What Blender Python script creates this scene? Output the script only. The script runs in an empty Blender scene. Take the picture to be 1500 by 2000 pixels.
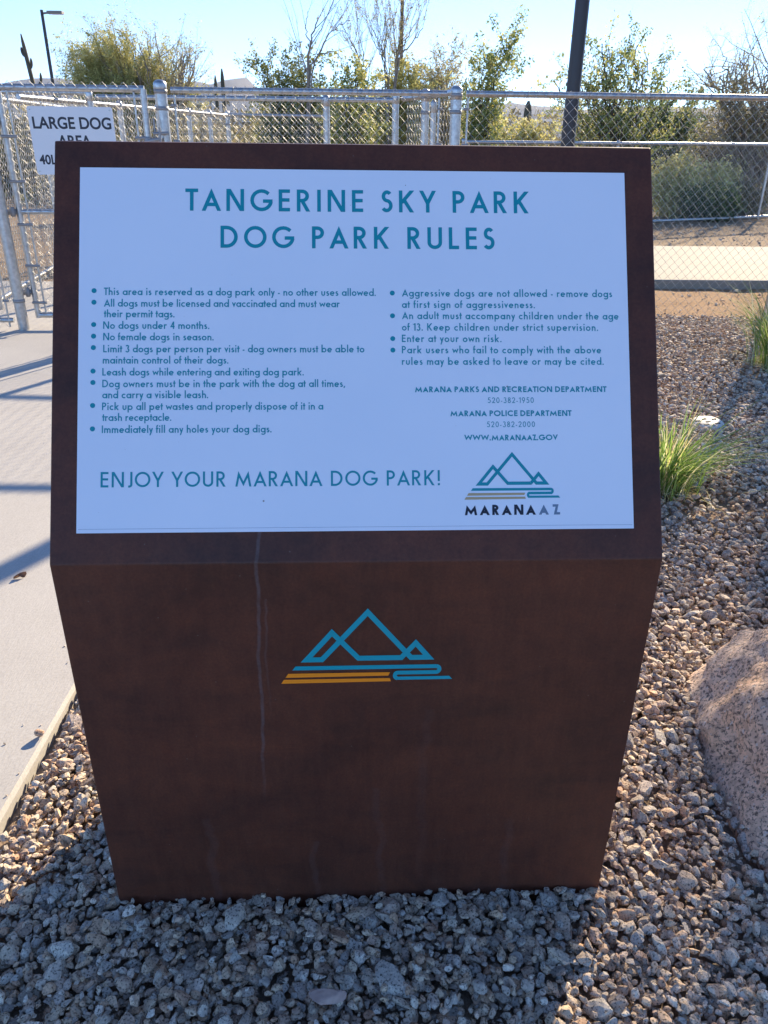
import bpy, math, random
import numpy as np
from math import radians as RAD, sin, cos, tan, pi, hypot, atan2
from mathutils import Matrix, Vector

sc = bpy.context.scene
COL = sc.collection

# ------------------------------------------------------------------ camera
PITCH, ROLL, CAM_H, FOC = 0.454845, 0.0122487, 1.43353, 1502.0   # focal length in photo pixels (2000 px high)
_cp, _sp = cos(PITCH), sin(PITCH)
FWD = np.array([0, _cp, -_sp]); _r = np.array([1., 0, 0]); _u = np.array([0, _sp, _cp])
CRT = cos(ROLL)*_r + sin(ROLL)*_u
CUP = -sin(ROLL)*_r + cos(ROLL)*_u
EYE = np.array([0, 0, CAM_H])
cam = bpy.data.cameras.new('camera')
cam.sensor_fit = 'VERTICAL'; cam.sensor_height = 36.0; cam.lens = 36.0*FOC/2000.0
cam.clip_start = 0.02; cam.clip_end = 30000
camo = bpy.data.objects.new('camera', cam); COL.objects.link(camo)
M = Matrix.Identity(4)
for i in range(3):
    M[i][0] = CRT[i]; M[i][1] = CUP[i]; M[i][2] = -FWD[i]; M[i][3] = EYE[i]
camo.matrix_world = M
sc.camera = camo

def at(px, py, Y):
    """world point at distance Y (metres ahead) seen along a direction of the survey photo"""
    d = FWD + (px-750)/FOC*CRT + (1000-py)/FOC*CUP
    return EYE + d*(Y/d[1])

# ------------------------------------------------------------------ light
SUN_AZ, SUN_EL = RAD(28.0), RAD(24.5)          # azimuth east of +Y
w = bpy.data.worlds.new('World'); sc.world = w; w.use_nodes = True
nt = w.node_tree; nt.nodes.clear()
out = nt.nodes.new('ShaderNodeOutputWorld'); bg = nt.nodes.new('ShaderNodeBackground')
sky = nt.nodes.new('ShaderNodeTexSky'); sky.sky_type = 'NISHITA'; sky.sun_disc = False
sky.sun_elevation = SUN_EL; sky.sun_rotation = SUN_AZ
sky.altitude = 900; sky.air_density = 0.6; sky.dust_density = 0.0; sky.ozone_density = 4.6
nt.links.new(sky.outputs[0], bg.inputs[0]); nt.links.new(bg.outputs[0], out.inputs[0])
bg.inputs[1].default_value = 0.092
sun = bpy.data.lights.new('sun', 'SUN'); sun.energy = 3.4; sun.angle = RAD(0.5); sun.color = (1.0, 0.82, 0.58)
suno = bpy.data.objects.new('sun', sun); COL.objects.link(suno)
S = Vector((sin(SUN_AZ)*cos(SUN_EL), cos(SUN_AZ)*cos(SUN_EL), sin(SUN_EL)))
suno.rotation_euler = S.to_track_quat('Z', 'Y').to_euler()
suno.location = (3, 6, 12)
sc.view_settings.view_transform = 'Standard'; sc.view_settings.look = 'None'
sc.view_settings.gamma = 1.0; sc.view_settings.exposure = 1.85
sc.render.engine = 'CYCLES'
sc.cycles.use_denoising = True
sc.cycles.max_bounces = 8; sc.cycles.diffuse_bounces = 3; sc.cycles.transparent_max_bounces = 8
sc.cycles.volume_bounces = 0
sc.cycles.sample_clamp_indirect = 8

# ------------------------------------------------------------------ materials
def mat(name, base=(.5, .5, .5), rough=.6, metal=0., spec=.5):
    m = bpy.data.materials.new(name); m.use_nodes = True
    b = m.node_tree.nodes['Principled BSDF']
    b.inputs['Base Color'].default_value = (*base, 1); b.inputs['Roughness'].default_value = rough
    b.inputs['Metallic'].default_value = metal; b.inputs['Specular IOR Level'].default_value = spec
    return m
def N(m, t, **kw):
    n = m.node_tree.nodes.new(t)
    for k, v in kw.items(): setattr(n, k, v)
    return n
def L(m, a, b): m.node_tree.links.new(a, b)
def coords(m, scale=(1, 1, 1), which='Object'):
    tc = N(m, 'ShaderNodeTexCoord'); mp = N(m, 'ShaderNodeMapping')
    mp.inputs['Scale'].default_value = scale; L(m, tc.outputs[which], mp.inputs[0])
    return mp.outputs[0]
def noise(m, vec, scale, detail=4, rough=.55, dist=0):
    n = N(m, 'ShaderNodeTexNoise'); n.inputs['Scale'].default_value = scale
    n.inputs['Detail'].default_value = detail; n.inputs['Roughness'].default_value = rough
    n.inputs['Distortion'].default_value = dist
    if vec is not None: L(m, vec, n.inputs['Vector'])
    return n.outputs['Fac']
def ramp(m, fac, stops, interp='LINEAR'):
    r = N(m, 'ShaderNodeValToRGB'); r.color_ramp.interpolation = interp
    el = r.color_ramp.elements
    while len(el) < len(stops): el.new(.5)
    for e, (p, c) in zip(el, stops):
        e.position = p; e.color = (*c, 1) if len(c) == 3 else c
    L(m, fac, r.inputs[0]); return r.outputs[0]
def mix(m, fac, a, b, mode='MIX'):
    n = N(m, 'ShaderNodeMix', data_type='RGBA', blend_type=mode)
    for i, v in ((0, fac), (6, a), (7, b)):
        if isinstance(v, (int, float)): n.inputs[i].default_value = v
        elif isinstance(v, tuple): n.inputs[i].default_value = (*v, 1)
        else: L(m, v, n.inputs[i])
    return n.outputs[2]
def math_(m, op, a, b=None, c=None):
    n = N(m, 'ShaderNodeMath', operation=op)
    for i, v in enumerate((a, b, c)):
        if v is None: continue
        if isinstance(v, (int, float)): n.inputs[i].default_value = v
        else: L(m, v, n.inputs[i])
    return n.outputs[0]
def bsdf(m): return m.node_tree.nodes['Principled BSDF']
def setcol(m, c): L(m, c, bsdf(m).inputs['Base Color'])
def bump(m, h, strength=.3, dist=.01):
    b = N(m, 'ShaderNodeBump'); b.inputs['Strength'].default_value = strength; b.inputs['Distance'].default_value = dist
    L(m, h, b.inputs['Height']); L(m, b.outputs[0], bsdf(m).inputs['Normal'])
def attr(m, name='rnd'):
    a = N(m, 'ShaderNodeAttribute'); a.attribute_name = name; return a.outputs['Fac']

MT = {}
# galvanised steel
m = MT['galv'] = mat('galvanised_steel', (.5, .51, .52), .4, .92)
v = coords(m, (1, 1, 1)); f = noise(m, v, 30, 5)
setcol(m, ramp(m, f, [(.3, (.36, .375, .39)), (.7, (.55, .555, .56))]))
L(m, ramp(m, noise(m, v, 55, 3), [(.3, (.28,)*3), (.7, (.46,)*3)]), bsdf(m).inputs['Roughness'])
m = MT['galv_dull'] = mat('weathered_fittings', (.3, .3, .31), .55, .6)
m = MT['wire'] = mat('galvanised_wire', (.46, .46, .45), .55, .55)
# weathering steel
m = MT['corten'] = mat('weathering_steel', (.05, .03, .025), .48, 0, .32)
v = coords(m)
big = noise(m, v, 3.6, 8, .68, .6); fine = noise(m, coords(m, (5, 5, .9)), 11, 7, .7); horiz = noise(m, coords(m, (1.6, 1.6, 4)), 2.6, 8, .7, .8)
c = ramp(m, big, [(.3, (.054, .018, .012)), (.5, (.094, .027, .015)), (.72, (.150, .041, .018))])
c = mix(m, .35, c, ramp(m, horiz, [(.35, (.044, .017, .013)), (.65, (.17, .046, .020))]))
c = mix(m, .22, c, ramp(m, fine, [(.35, (.04, .024, .022)), (.7, (.12, .06, .04))]))
sx = N(m, 'ShaderNodeSeparateXYZ'); L(m, coords(m), sx.inputs[0])
# pale mineral runs down the front
def streak(m, x0, slope, wdt, z0, z1, wob, c, strength):
    dz = math_(m, 'SUBTRACT', sx.outputs[2], z1)
    xc = math_(m, 'MULTIPLY_ADD', dz, slope, x0)
    nz = N(m, 'ShaderNodeTexNoise', noise_dimensions='1D'); nz.inputs['Scale'].default_value = 9; nz.inputs['Detail'].default_value = 3
    L(m, sx.outputs[2], nz.inputs['W'])
    xc = math_(m, 'MULTIPLY_ADD', math_(m, 'SUBTRACT', nz.outputs[0], .5), wob, xc)
    d = math_(m, 'ABSOLUTE', math_(m, 'SUBTRACT', sx.outputs[0], xc))
    k = N(m, 'ShaderNodeMapRange', interpolation_type='SMOOTHSTEP'); L(m, d, k.inputs[0])
    k.inputs[1].default_value = wdt*.3; k.inputs[2].default_value = wdt; k.inputs[3].default_value = strength; k.inputs[4].default_value = 0
    zz = N(m, 'ShaderNodeMapRange', interpolation_type='SMOOTHSTEP'); L(m, sx.outputs[2], zz.inputs[0])
    zz.inputs[1].default_value = z0; zz.inputs[2].default_value = z0+.22; zz.inputs[3].default_value = 0; zz.inputs[4].default_value = 1
    top = math_(m, 'LESS_THAN', sx.outputs[2], z1)
    a = math_(m, 'MULTIPLY', math_(m, 'MULTIPLY', k.outputs[0], zz.outputs[0]), top)
    a = math_(m, 'MULTIPLY', a, ramp(m, noise(m, coords(m, (1, 1, 1)), 40, 3), [(.3, (.35,)*3), (.6, (1,)*3)]))
    return mix(m, a, c, (.17, .15, .16))
c = streak(m, -.168, .03, .0042, .25, .87, .016, c, .34)
c = streak(m, -.160, .02, .0028, .45, .74, .02, c, .22)
c = streak(m, .12, .01, .012, .0, .5, .05, c, .05)
c = streak(m, -.30, .02, .012, -.15, .24, .07, c, .08)
c = streak(m, .03, -.02, .010, -.15, .31, .07, c, .07)
c = streak(m, .29, .01, .012, -.15, .22, .06, c, .06)
c = streak(m, -.1, .0, .009, -.15, .17, .07, c, .08)
sp = N(m, 'ShaderNodeTexVoronoi'); sp.inputs['Scale'].default_value = 28; L(m, coords(m), sp.inputs['Vector'])
c = mix(m, math_(m, 'MULTIPLY', math_(m, 'LESS_THAN', sp.outputs['Distance'], .035), .3), c, (.2, .18, .17))
c = mix(m, .32, c, mix(m, 1, c, ramp(m, noise(m, coords(m, (1, 1, .6)), 30, 8, .72), [(.32, (.62, .64, .68)), (.5, (1, 1, 1)), (.68, (1.4, 1.22, 1.05))]), 'MULTIPLY'))
c = mix(m, .45, c, mix(m, 1, c, ramp(m, noise(m, coords(m), 200, 3, .7), [(.35, (.72, .7, .7)), (.65, (1.28, 1.25, 1.2))]), 'MULTIPLY'))
setcol(m, c)
L(m, ramp(m, big, [(.3, (.4,)*3), (.7, (.56,)*3)]), bsdf(m).inputs['Roughness'])
bump(m, noise(m, coords(m), 180, 4), .06, .002)
# white printed panel, with a few specks of dirt
m = MT['panel'] = mat('white_panel', (.82, .83, .86), .38)
sp = N(m, 'ShaderNodeTexVoronoi'); sp.inputs['Scale'].default_value = 14; L(m, coords(m), sp.inputs['Vector'])
sp2 = N(m, 'ShaderNodeTexVoronoi'); sp2.inputs['Scale'].default_value = 31; L(m, coords(m, (1, .9, 1.1)), sp2.inputs['Vector'])
k1 = math_(m, 'LESS_THAN', sp.outputs['Distance'], .022)
k1 = math_(m, 'MULTIPLY', k1, math_(m, 'GREATER_THAN', noise(m, coords(m), 5, 1), .52))
k2 = math_(m, 'MULTIPLY', math_(m, 'LESS_THAN', sp2.outputs['Distance'], .03), .25)
c = ramp(m, noise(m, coords(m), 2.5, 4), [(.3, (.78, .84, .93)), (.7, (.83, .88, .96))])
c = mix(m, k2, c, (.5, .5, .52)); c = mix(m, math_(m, 'MULTIPLY', k1, .8), c, (.2, .15, .12)); setcol(m, c)
MT['teal'] = mat('teal_ink', (.0, .29, .355), .4)
MT['teal_bright'] = mat('teal_vinyl', (.0, .34, .42), .42)
MT['tan_ink'] = mat('tan_ink', (.50, .37, .20), .4)
MT['orange'] = mat('orange_vinyl', (1.0, .29, .012), .42)
MT['black_ink'] = mat('black_ink', (.012, .014, .03), .4)
MT['grey_ink'] = mat('grey_ink', (.16, .23, .32), .4)
MT['plate'] = mat('white_plate', (.72, .74, .77), .45)
# concrete
def concrete(name, a, b):
    m = mat(name, a, .85)
    v = coords(m); c = ramp(m, noise(m, v, 1.6, 6, .6), [(.3, a), (.7, b)])
    c = mix(m, .25, c, ramp(m, noise(m, coords(m, (60, 6, 1)), 2, 4), [(.3, tuple(x*.8 for x in a)), (.7, b)]))
    c = mix(m, .3, c, ramp(m, noise(m, v, 160, 3), [(.35, tuple(x*.72 for x in a)), (.6, b)]))
    setcol(m, c); bump(m, noise(m, coords(m, (90, 12, 1)), 3, 4), .25, .003); return m
MT['concrete'] = concrete('broom_concrete', (.42, .40, .37), (.52, .50, .46))
MT['walk'] = concrete('walk_concrete', (.25, .235, .20), (.32, .30, .26))
# soil
def soil(name, a, b, c3, sc_=1.):
    m = mat(name, a, .95, 0, .2)
    v = coords(m)
    c = ramp(m, noise(m, v, .9*sc_, 8, .65), [(.3, a), (.6, b), (.8, c3)])
    c = mix(m, .5, c, ramp(m, noise(m, v, 45, 5, .7), [(.3, tuple(x*.55 for x in a)), (.65, tuple(min(1, x*1.25) for x in c3))]))
    setcol(m, c); bump(m, noise(m, v, 38, 6, .7), .8, .03); return m
MT['ground'] = soil('desert_soil', (.25, .17, .11), (.31, .22, .14), (.36, .28, .19), .3)
MT['dirt'] = soil('orange_dirt', (.30, .17, .09), (.37, .22, .12), (.42, .29, .17))
MT['bed'] = soil('gravel_bed_soil', (.30, .21, .15), (.36, .26, .19), (.42, .33, .25))
# crushed granite
m = MT['stone'] = mat('crushed_granite', (.4, .36, .32), .8, 0, .3)
rn = attr(m)
c = ramp(m, rn, [(0, (.24, .20, .17)), (.10, (.62, .53, .42)), (.22, (.68, .52, .36)), (.34, (.38, .34, .30)), (.46, (.62, .57, .49)), (.56, (.72, .55, .38)), (.68, (.52, .33, .22)), (.78, (.84, .76, .64)), (.86, (.34, .25, .19)), (.93, (.66, .50, .38)), (1, (.46, .43, .39))])
spk = noise(m, coords(m), 230, 3, .6)
c = mix(m, 1, c, ramp(m, spk, [(.37, (.22,)*3), (.45, (.95,)*3), (.57, (1.0,)*3), (.66, (1.25, 1.22, 1.18))]), 'MULTIPLY')
c = mix(m, .35, c, mix(m, 1, c, ramp(m, noise(m, coords(m), 60, 4), [(.3, (.6, .55, .5)), (.7, (1.25, 1.2, 1.15))]), 'MULTIPLY'))
setcol(m, c); bump(m, noise(m, coords(m), 130, 4, .6), .5, .004)
m = MT['pinkstone'] = mat('pink_stone', (.42, .29, .25), .75)
setcol(m, ramp(m, noise(m, coords(m), 40, 5), [(.3, (.33, .22, .19)), (.7, (.52, .38, .33))]))
bump(m, noise(m, coords(m), 60, 5), .5, .005)
# boulder granite
m = MT['granite'] = mat('boulder_granite', (.4, .32, .27), .8, 0, .35)
v = coords(m)
c = ramp(m, noise(m, v, 4.5, 6, .6), [(.3, (.66, .50, .38)), (.5, (.80, .58, .42)), (.68, (.84, .52, .30))])
vo = N(m, 'ShaderNodeTexVoronoi'); vo.inputs['Scale'].default_value = 85; L(m, v, vo.inputs['Vector'])
vg = N(m, 'ShaderNodeRGBToBW'); L(m, vo.outputs['Color'], vg.inputs[0])
c = mix(m, .5, c, mix(m, 1, c, ramp(m, vg.outputs[0], [(.2, (.55, .5, .48)), (.5, (1., .98, .95)), (.8, (1.35, 1.3, 1.25))]), 'MULTIPLY'))
c = mix(m, ramp(m, noise(m, v, 120, 4, .7), [(.52, (0, 0, 0)), (.585, (.85,)*3)]), c, (.075, .06, .055))
c = mix(m, ramp(m, noise(m, coords(m, (1.1, 1, 1)), 75, 3, .6), [(.62, (0, 0, 0)), (.68, (.7,)*3)]), c, (.8, .75, .70))
setcol(m, c)
hh = mix(m, .5, noise(m, v, 22, 8, .7), noise(m, v, 110, 5, .7)); bump(m, hh, .75, .02)
# plants
def leafmat(name, stops, trans=.45, rough=.6):
    m = mat(name, stops[0][1], rough, 0, .25)
    c = ramp(m, attr(m), stops); setcol(m, c)
    t = N(m, 'ShaderNodeBsdfTranslucent'); L(m, c, t.inputs[0])
    mx = N(m, 'ShaderNodeMixShader'); mx.inputs[0].default_value = trans
    o = m.node_tree.nodes['Material Output']
    L(m, bsdf(m).outputs[0], mx.inputs[1]); L(m, t.outputs[0], mx.inputs[2]); L(m, mx.outputs[0], o.inputs[0])
    return m
MT['pv_leaf'] = leafmat('palo_verde_twigs', [(0, (0.33, 0.33, 0.12)), (.5, (0.54, 0.52, 0.20)), (1, (0.72, 0.66, 0.29))])
MT['pale_leaf'] = leafmat('pale_tree_leaf', [(0, (0.270, 0.252, 0.144)), (.5, (0.450, 0.414, 0.234)), (1, (0.612, 0.558, 0.342))])
MT['creo_leaf'] = leafmat('creosote_leaf', [(0, (0.120, 0.153, 0.055)), (.5, (0.262, 0.284, 0.098)), (1, (0.459, 0.437, 0.153))])
MT['dark_leaf'] = leafmat('dark_leaf', [(0, (0.071, 0.119, 0.060)), (.6, (0.155, 0.227, 0.095)), (1, (0.262, 0.309, 0.130))])
MT['ironwood_leaf'] = leafmat('bush_leaf', [(0, (0.129, 0.182, 0.064)), (.5, (0.310, 0.350, 0.129)), (.85, (0.517, 0.517, 0.182)), (1, (0.724, 0.646, 0.233))])
MT['scrub_leaf'] = leafmat('scrub_leaf', [(0, (0.150, 0.135, 0.083)), (.3, (0.240, 0.210, 0.120)), (.55, (0.300, 0.255, 0.128)), (.8, (0.195, 0.210, 0.090)), (1, (0.405, 0.345, 0.180))], .35)
MT['brittle_leaf'] = leafmat('low_bush_leaf', [(0, (0.369, 0.342, 0.146)), (.5, (0.632, 0.580, 0.237)), (1, (0.800, 0.800, 0.395))], .4)
MT['grass'] = leafmat('grass_blade', [(0, (0.117, 0.215, 0.049)), (.5, (0.254, 0.390, 0.088)), (.78, (0.429, 0.527, 0.156)), (.86, (0.780, 0.624, 0.312)), (1, (0.800, 0.800, 0.507))], .45)
MT['dryleaf'] = leafmat('dry_leaf', [(0, (.16, .08, .05)), (1, (.26, .15, .09))], .2)
def bark(name, a, b):
    m = mat(name, a, .85); setcol(m, ramp(m, noise(m, coords(m), 14, 5), [(.3, a), (.7, b)])); return m
MT['bark_grey'] = bark('grey_bark', (.24, .20, .16), (.40, .34, .27))
MT['bark_green'] = bark('green_bark', (.16, .16, .075), (.27, .25, .13))
MT['bark_dark'] = bark('dark_bark', (.07, .055, .045), (.14, .11, .085))
m = MT['cactus'] = mat('saguaro_skin', (.075, .09, .045), .7)
setcol(m, ramp(m, noise(m, coords(m), 3, 4), [(.3, (.06, .06, .038)), (.75, (.12, .10, .06))]))
MT['pole'] = mat('dark_bronze_paint', (.028, .028, .034), .42)
MT['brownpole'] = mat('brown_steel', (.11, .07, .04), .6)
MT['lamphead'] = mat('lamp_housing', (.22, .20, .18), .5)
MT['lens'] = mat('lamp_lens', (.75, .72, .66), .3)
MT['lid'] = mat('pale_plastic', (.62, .60, .54), .6)
setcol(MT['lid'], ramp(MT['lid'], noise(MT['lid'], coords(MT['lid']), 30, 4), [(.3, (.5, .48, .43)), (.7, (.68, .66, .6))]))
MT['slot'] = mat('dark_slot', (.03, .03, .03), .8)
MT['greenbox'] = mat('green_plastic', (.16, .28, .17), .5)
m = MT['rock'] = mat('mountain_rock', (.22, .17, .13), .95, 0, .1)
setcol(m, ramp(m, noise(m, coords(m), .004, 8, .65), [(.3, (.09, .075, .06)), (.7, (.17, .14, .11))]))

# ------------------------------------------------------------------ mesh helpers
class MB:
    def __init__(s): s.V = []; s.F = {}; s.n = 0; s.R = {}
    def add(s, V, F, r=0.):
        V = np.asarray(V, float).reshape(-1, 3); F = np.asarray(F, np.int64)
        if len(F) == 0: return
        k = F.shape[1]; s.V.append(V)
        s.F.setdefault(k, []).append(F + s.n)
        rr = np.full(len(F), float(r)) if np.isscalar(r) else np.asarray(r, float)
        s.R.setdefault(k, []).append(rr); s.n += len(V)
    def poly(s, pts): s.add(pts, [list(range(len(pts)))])
    def box(s, x0, x1, y0, y1, z0, z1):
        V = [(x, y, z) for z in (z0, z1) for y in (y0, y1) for x in (x0, x1)]
        s.add(V, [(0, 2, 3, 1), (4, 5, 7, 6), (0, 1, 5, 4), (2, 6, 7, 3), (0, 4, 6, 2), (1, 3, 7, 5)])
    def tube(s, P, R, n=8, cap=True, r=0.):
        P = np.asarray(P, float); k = len(P)
        R = np.full(k, float(R)) if np.isscalar(R) else np.asarray(R, float)
        T = np.gradient(P, axis=0); T /= np.linalg.norm(T, axis=1)[:, None]+1e-12
        ref = np.array([0, 0, 1.]) if abs(T[0][2]) < .9 else np.array([1., 0, 0])
        a = np.cross(T[0], ref); a /= np.linalg.norm(a); A = [a]
        for i in range(1, k):
            a = a - T[i]*(a@T[i]); nn = np.linalg.norm(a)
            a = a/nn if nn > 1e-9 else A[-1]; A.append(a)
        A = np.array(A); B = np.cross(T, A)
        th = np.arange(n)*2*pi/n
        V = P[:, None, :] + R[:, None, None]*(np.cos(th)[None, :, None]*A[:, None, :] + np.sin(th)[None, :, None]*B[:, None, :])
        i = np.arange(k-1)[:, None]*n; j = np.arange(n)[None, :]; j2 = (j+1) % n
        F = np.stack([i+j, i+j2, i+n+j2, i+n+j], -1).reshape(-1, 4)
        s.add(V.reshape(-1, 3), F, r)
        if cap and n > 3:
            s.add(V[0], [list(range(n))[::-1]], r); s.add(V[-1], [list(range(n))], r)
    def lathe(s, prof, c=(0, 0, 0), n=20):
        th = np.arange(n)*2*pi/n; c = np.asarray(c, float)
        V = np.array([[(p[0]*cos(t), p[0]*sin(t), p[1]) for t in th] for p in prof]) + c
        k = len(prof); i = np.arange(k-1)[:, None]*n; j = np.arange(n)[None, :]; j2 = (j+1) % n
        s.add(V.reshape(-1, 3), np.stack([i+j, i+j2, i+n+j2, i+n+j], -1).reshape(-1, 4))
    def build(s, name, m, parent=None, smooth=False, loc=None):
        me = bpy.data.meshes.new(name)
        V = np.concatenate(s.V) if s.V else np.zeros((0, 3))
        if loc is not None: V = V - np.asarray(loc)
        idx = []; tot = []; R = []
        for k in s.F:
            F = np.concatenate(s.F[k]); idx.append(F.ravel()); tot.append(np.full(len(F), k)); R.append(np.concatenate(s.R[k]))
        idx = np.concatenate(idx); tot = np.concatenate(tot); R = np.concatenate(R)
        me.vertices.add(len(V)); me.vertices.foreach_set('co', V.ravel().astype(np.float32))
        me.loops.add(len(idx)); me.loops.foreach_set('vertex_index', idx.astype(np.int32))
        me.polygons.add(len(tot)); st = np.concatenate([[0], np.cumsum(tot)[:-1]])
        me.polygons.foreach_set('loop_start', st.astype(np.int32))
        me.polygons.foreach_set('loop_total', tot.astype(np.int32))
        me.polygons.foreach_set('use_smooth', np.full(len(tot), smooth, dtype=bool))
        a = me.attributes.new('rnd', 'FLOAT', 'FACE'); a.data.foreach_set('value', R.astype(np.float32))
        me.update(calc_edges=True)
        me.materials.append(m)
        o = bpy.data.objects.new(name, me); COL.objects.link(o)
        if parent is not None: o.parent = parent
        elif loc is not None: o.location = tuple(loc)
        return o
def tag(o, label=None, cat=None, group=None, kind=None):
    if label: o['label'] = label
    if cat: o['category'] = cat
    if group: o['group'] = group
    if kind: o['kind'] = kind
    return o
def thing(name, label, cat, loc=(0, 0, 0), rz=0, group=None):
    o = bpy.data.objects.new(name, None); COL.objects.link(o); o.empty_display_size = .2
    o.location = tuple(loc); o.rotation_euler = (0, 0, rz)
    return tag(o, label, cat, group)

# ------------------------------------------------------------------ setting
def structure(o): o['kind'] = 'structure'; return o
b = MB(); n = 64
ring = [0, 3, 8, 20, 60, 200, 800, 2500, 4000]
V = [(0, 0, -.05)]; F3 = []
for q in ring[1:]:
    V += [(q*cos(2*pi*i/n), q*sin(2*pi*i/n), -.05) for i in range(n)]
b.add(V, [(0, 1+i, 1+(i+1) % n) for i in range(n)])
F4 = []
for k in range(len(ring)-2):
    for i in range(n):
        F4.append((1+k*n+i, 1+(k+1)*n+i, 1+(k+1)*n+(i+1) % n, 1+k*n+(i+1) % n))
b.F.setdefault(4, []).append(np.array(F4)); b.R.setdefault(4, []).append(np.zeros(len(F4)))
structure(b.build('ground', MT['ground']))
# soil under the gravel, and the orange dirt strip between the fence and the raised walk
b = MB(); b.poly([(-.90, -1.5, -.022), (7, -1.5, -.022), (7, 7.0, -.022), (-.90, 7.0, -.022)]); structure(b.build('gravel_bed', MT['bed']))
b = MB()
gx, gy = 40, 16
xs = np.linspace(.62, 14, gx); ys = np.linspace(6.85, 8.6, gy); rg = np.random.default_rng(5)
V = [(x, y, .0+.018*rg.random()+.02*sin(x*2.1)*sin(y*3)) for y in ys for x in xs]
b.add(V, [(j*gx+i, j*gx+i+1, (j+1)*gx+i+1, (j+1)*gx+i) for j in range(gy-1) for i in range(gx-1)])
structure(b.build('dirt_strip', MT['dirt'], smooth=True))
# concrete path with a tooled edge
b = MB()
ed = .007
outl = [(-.87, -1.5), (-.87, 4.7), (.6, 4.7), (.6, 8.3), (-8.5, 8.3), (-8.5, 5.0), (-4.6, 5.0), (-4.6, -1.5)]
inn = [(-.87-ed, -1.5), (-.87-ed, 4.7+ed), (.6-ed, 4.7+ed), (.6-ed, 8.3-ed), (-8.5+ed, 8.3-ed), (-8.5+ed, 5.0+ed), (-4.6+ed, 5.0+ed), (-4.6+ed, -1.5)]
k = len(outl); ZP = .024
b.add([(x, y, -.08) for x, y in outl]+[(x, y, ZP-.012) for x, y in outl]+[(x, y, ZP) for x, y in inn],
      [(i, (i+1) % k, k+(i+1) % k, k+i) for i in range(k)]+[(k+i, k+(i+1) % k, 2*k+(i+1) % k, 2*k+i) for i in range(k)])
b.poly([(x, y, ZP) for x, y in inn])
structure(b.build('path', MT['concrete']))
# raised concrete walk beyond the fence (runs slightly away to the right)
A0 = np.array([.62, 8.33]); dv = np.array([1., .025]); dv /= np.linalg.norm(dv); nv = np.array([-dv[1], dv[0]])
def wp(s_, t_, z): q = A0+dv*s_+nv*t_; return (q[0], q[1], z)
b = MB()
prof = [(0, -.06), (0, .088), (.014, .10), (2.86, .10), (2.87, .09), (2.87, -.06)]
ss = [0, 16]
b.add([wp(s_, t_, z) for s_ in ss for t_, z in prof], [(i, 6+i, 7+i, 1+i) for i in range(5)])
structure(b.build('walkway', MT['walk']))

# gravel -----------------------------------------------------------
rng = np.random.default_rng(11)
def ico(sub):
    import bmesh
    bm = bmesh.new(); bmesh.ops.create_icosphere(bm, subdivisions=sub, radius=1)
    V = np.array([v.co[:] for v in bm.verts]); F = np.array([[v.index for v in f.verts] for f in bm.faces]); bm.free()
    return V, F
def stone_template(sub, rng, planes=14):
    V, F = ico(sub); V = V.copy()
    for _ in range(planes):
        nrm = rng.normal(size=3); nrm /= np.linalg.norm(nrm); d = rng.uniform(.42, .78)
        over = V@nrm-d; V -= np.maximum(over, 0)[:, None]*nrm
    V += rng.normal(size=V.shape)*(.008 if sub > 2 else .015)
    V /= np.abs(V).max(); return V, F
def rotmats(n, rng, tilt=1.):
    q = rng.normal(size=(n, 4)); q /= np.linalg.norm(q, axis=1)[:, None]
    a, b_, c, d = q.T
    return np.stack([1-2*(c*c+d*d), 2*(b_*c-a*d), 2*(b_*d+a*c), 2*(b_*c+a*d), 1-2*(b_*b_+d*d), 2*(c*d-a*b_), 2*(b_*d-a*c), 2*(c*d+a*b_), 1-2*(b_*b_+c*c)], -1).reshape(n, 3, 3)
BOULDER = np.array([1.25, 1.45])
def in_view(P, mx=120):
    d = np.c_[P, np.zeros(len(P))]-EYE; z = d@FWD
    x = 750+FOC*(d@CRT)/z; y = 1000-FOC*(d@CUP)/z
    return (z > 0) & (x > -mx) & (x < 1500+mx) & (y < 2000+mx)
def gravel_points(x0, x1, y0, y1, sp, jit=.5):
    gx = np.arange(x0, x1, sp); gy = np.arange(y0, y1, sp*.9)
    X, Y = np.meshgrid(gx, gy); P = np.c_[X.ravel(), Y.ravel()]
    P += (rng.random(P.shape)-.5)*sp*2*jit
    # keep clear of the path, the sign's foot and the boulder
    ok = (P[:, 0] > -.845)
    ok &= ~((P[:, 0] > -.9) & (P[:, 0] < .63) & (P[:, 1] > 4.67))
    q = P-np.array([-.036, 1.09]); u = q@np.array([cos(.04615), sin(.04615)]); v_ = q@np.array([-sin(.04615), cos(.04615)])
    ok &= ~((np.abs(u) < .50) & (v_ > .006) & (v_ < .41))
    ok &= ((P[:, 0]-BOULDER[0])/.46)**2 + ((P[:, 1]-BOULDER[1])/.46)**2 > .85
    ok &= P[:, 1] < 6.98+.06*np.sin(P[:, 0]*5)
    return P[ok]
def bare(P, rng):
    """probability that a spot shows bare soil"""
    d1 = np.hypot((P[:, 0]-.97)/.20, (P[:, 1]-1.24)/.13)
    d2 = np.hypot((P[:, 0]-1.45)/.35, (P[:, 1]-3.05)/.18)
    d3 = np.hypot((P[:, 0]-2.75)/.45, (P[:, 1]-5.1)/.25)
    p = .92*np.exp(-d1**2*.7) + .75*np.exp(-d2**2) + .8*np.exp(-d3**2)
    return rng.random(len(P)) < p
gb = MB()
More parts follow.
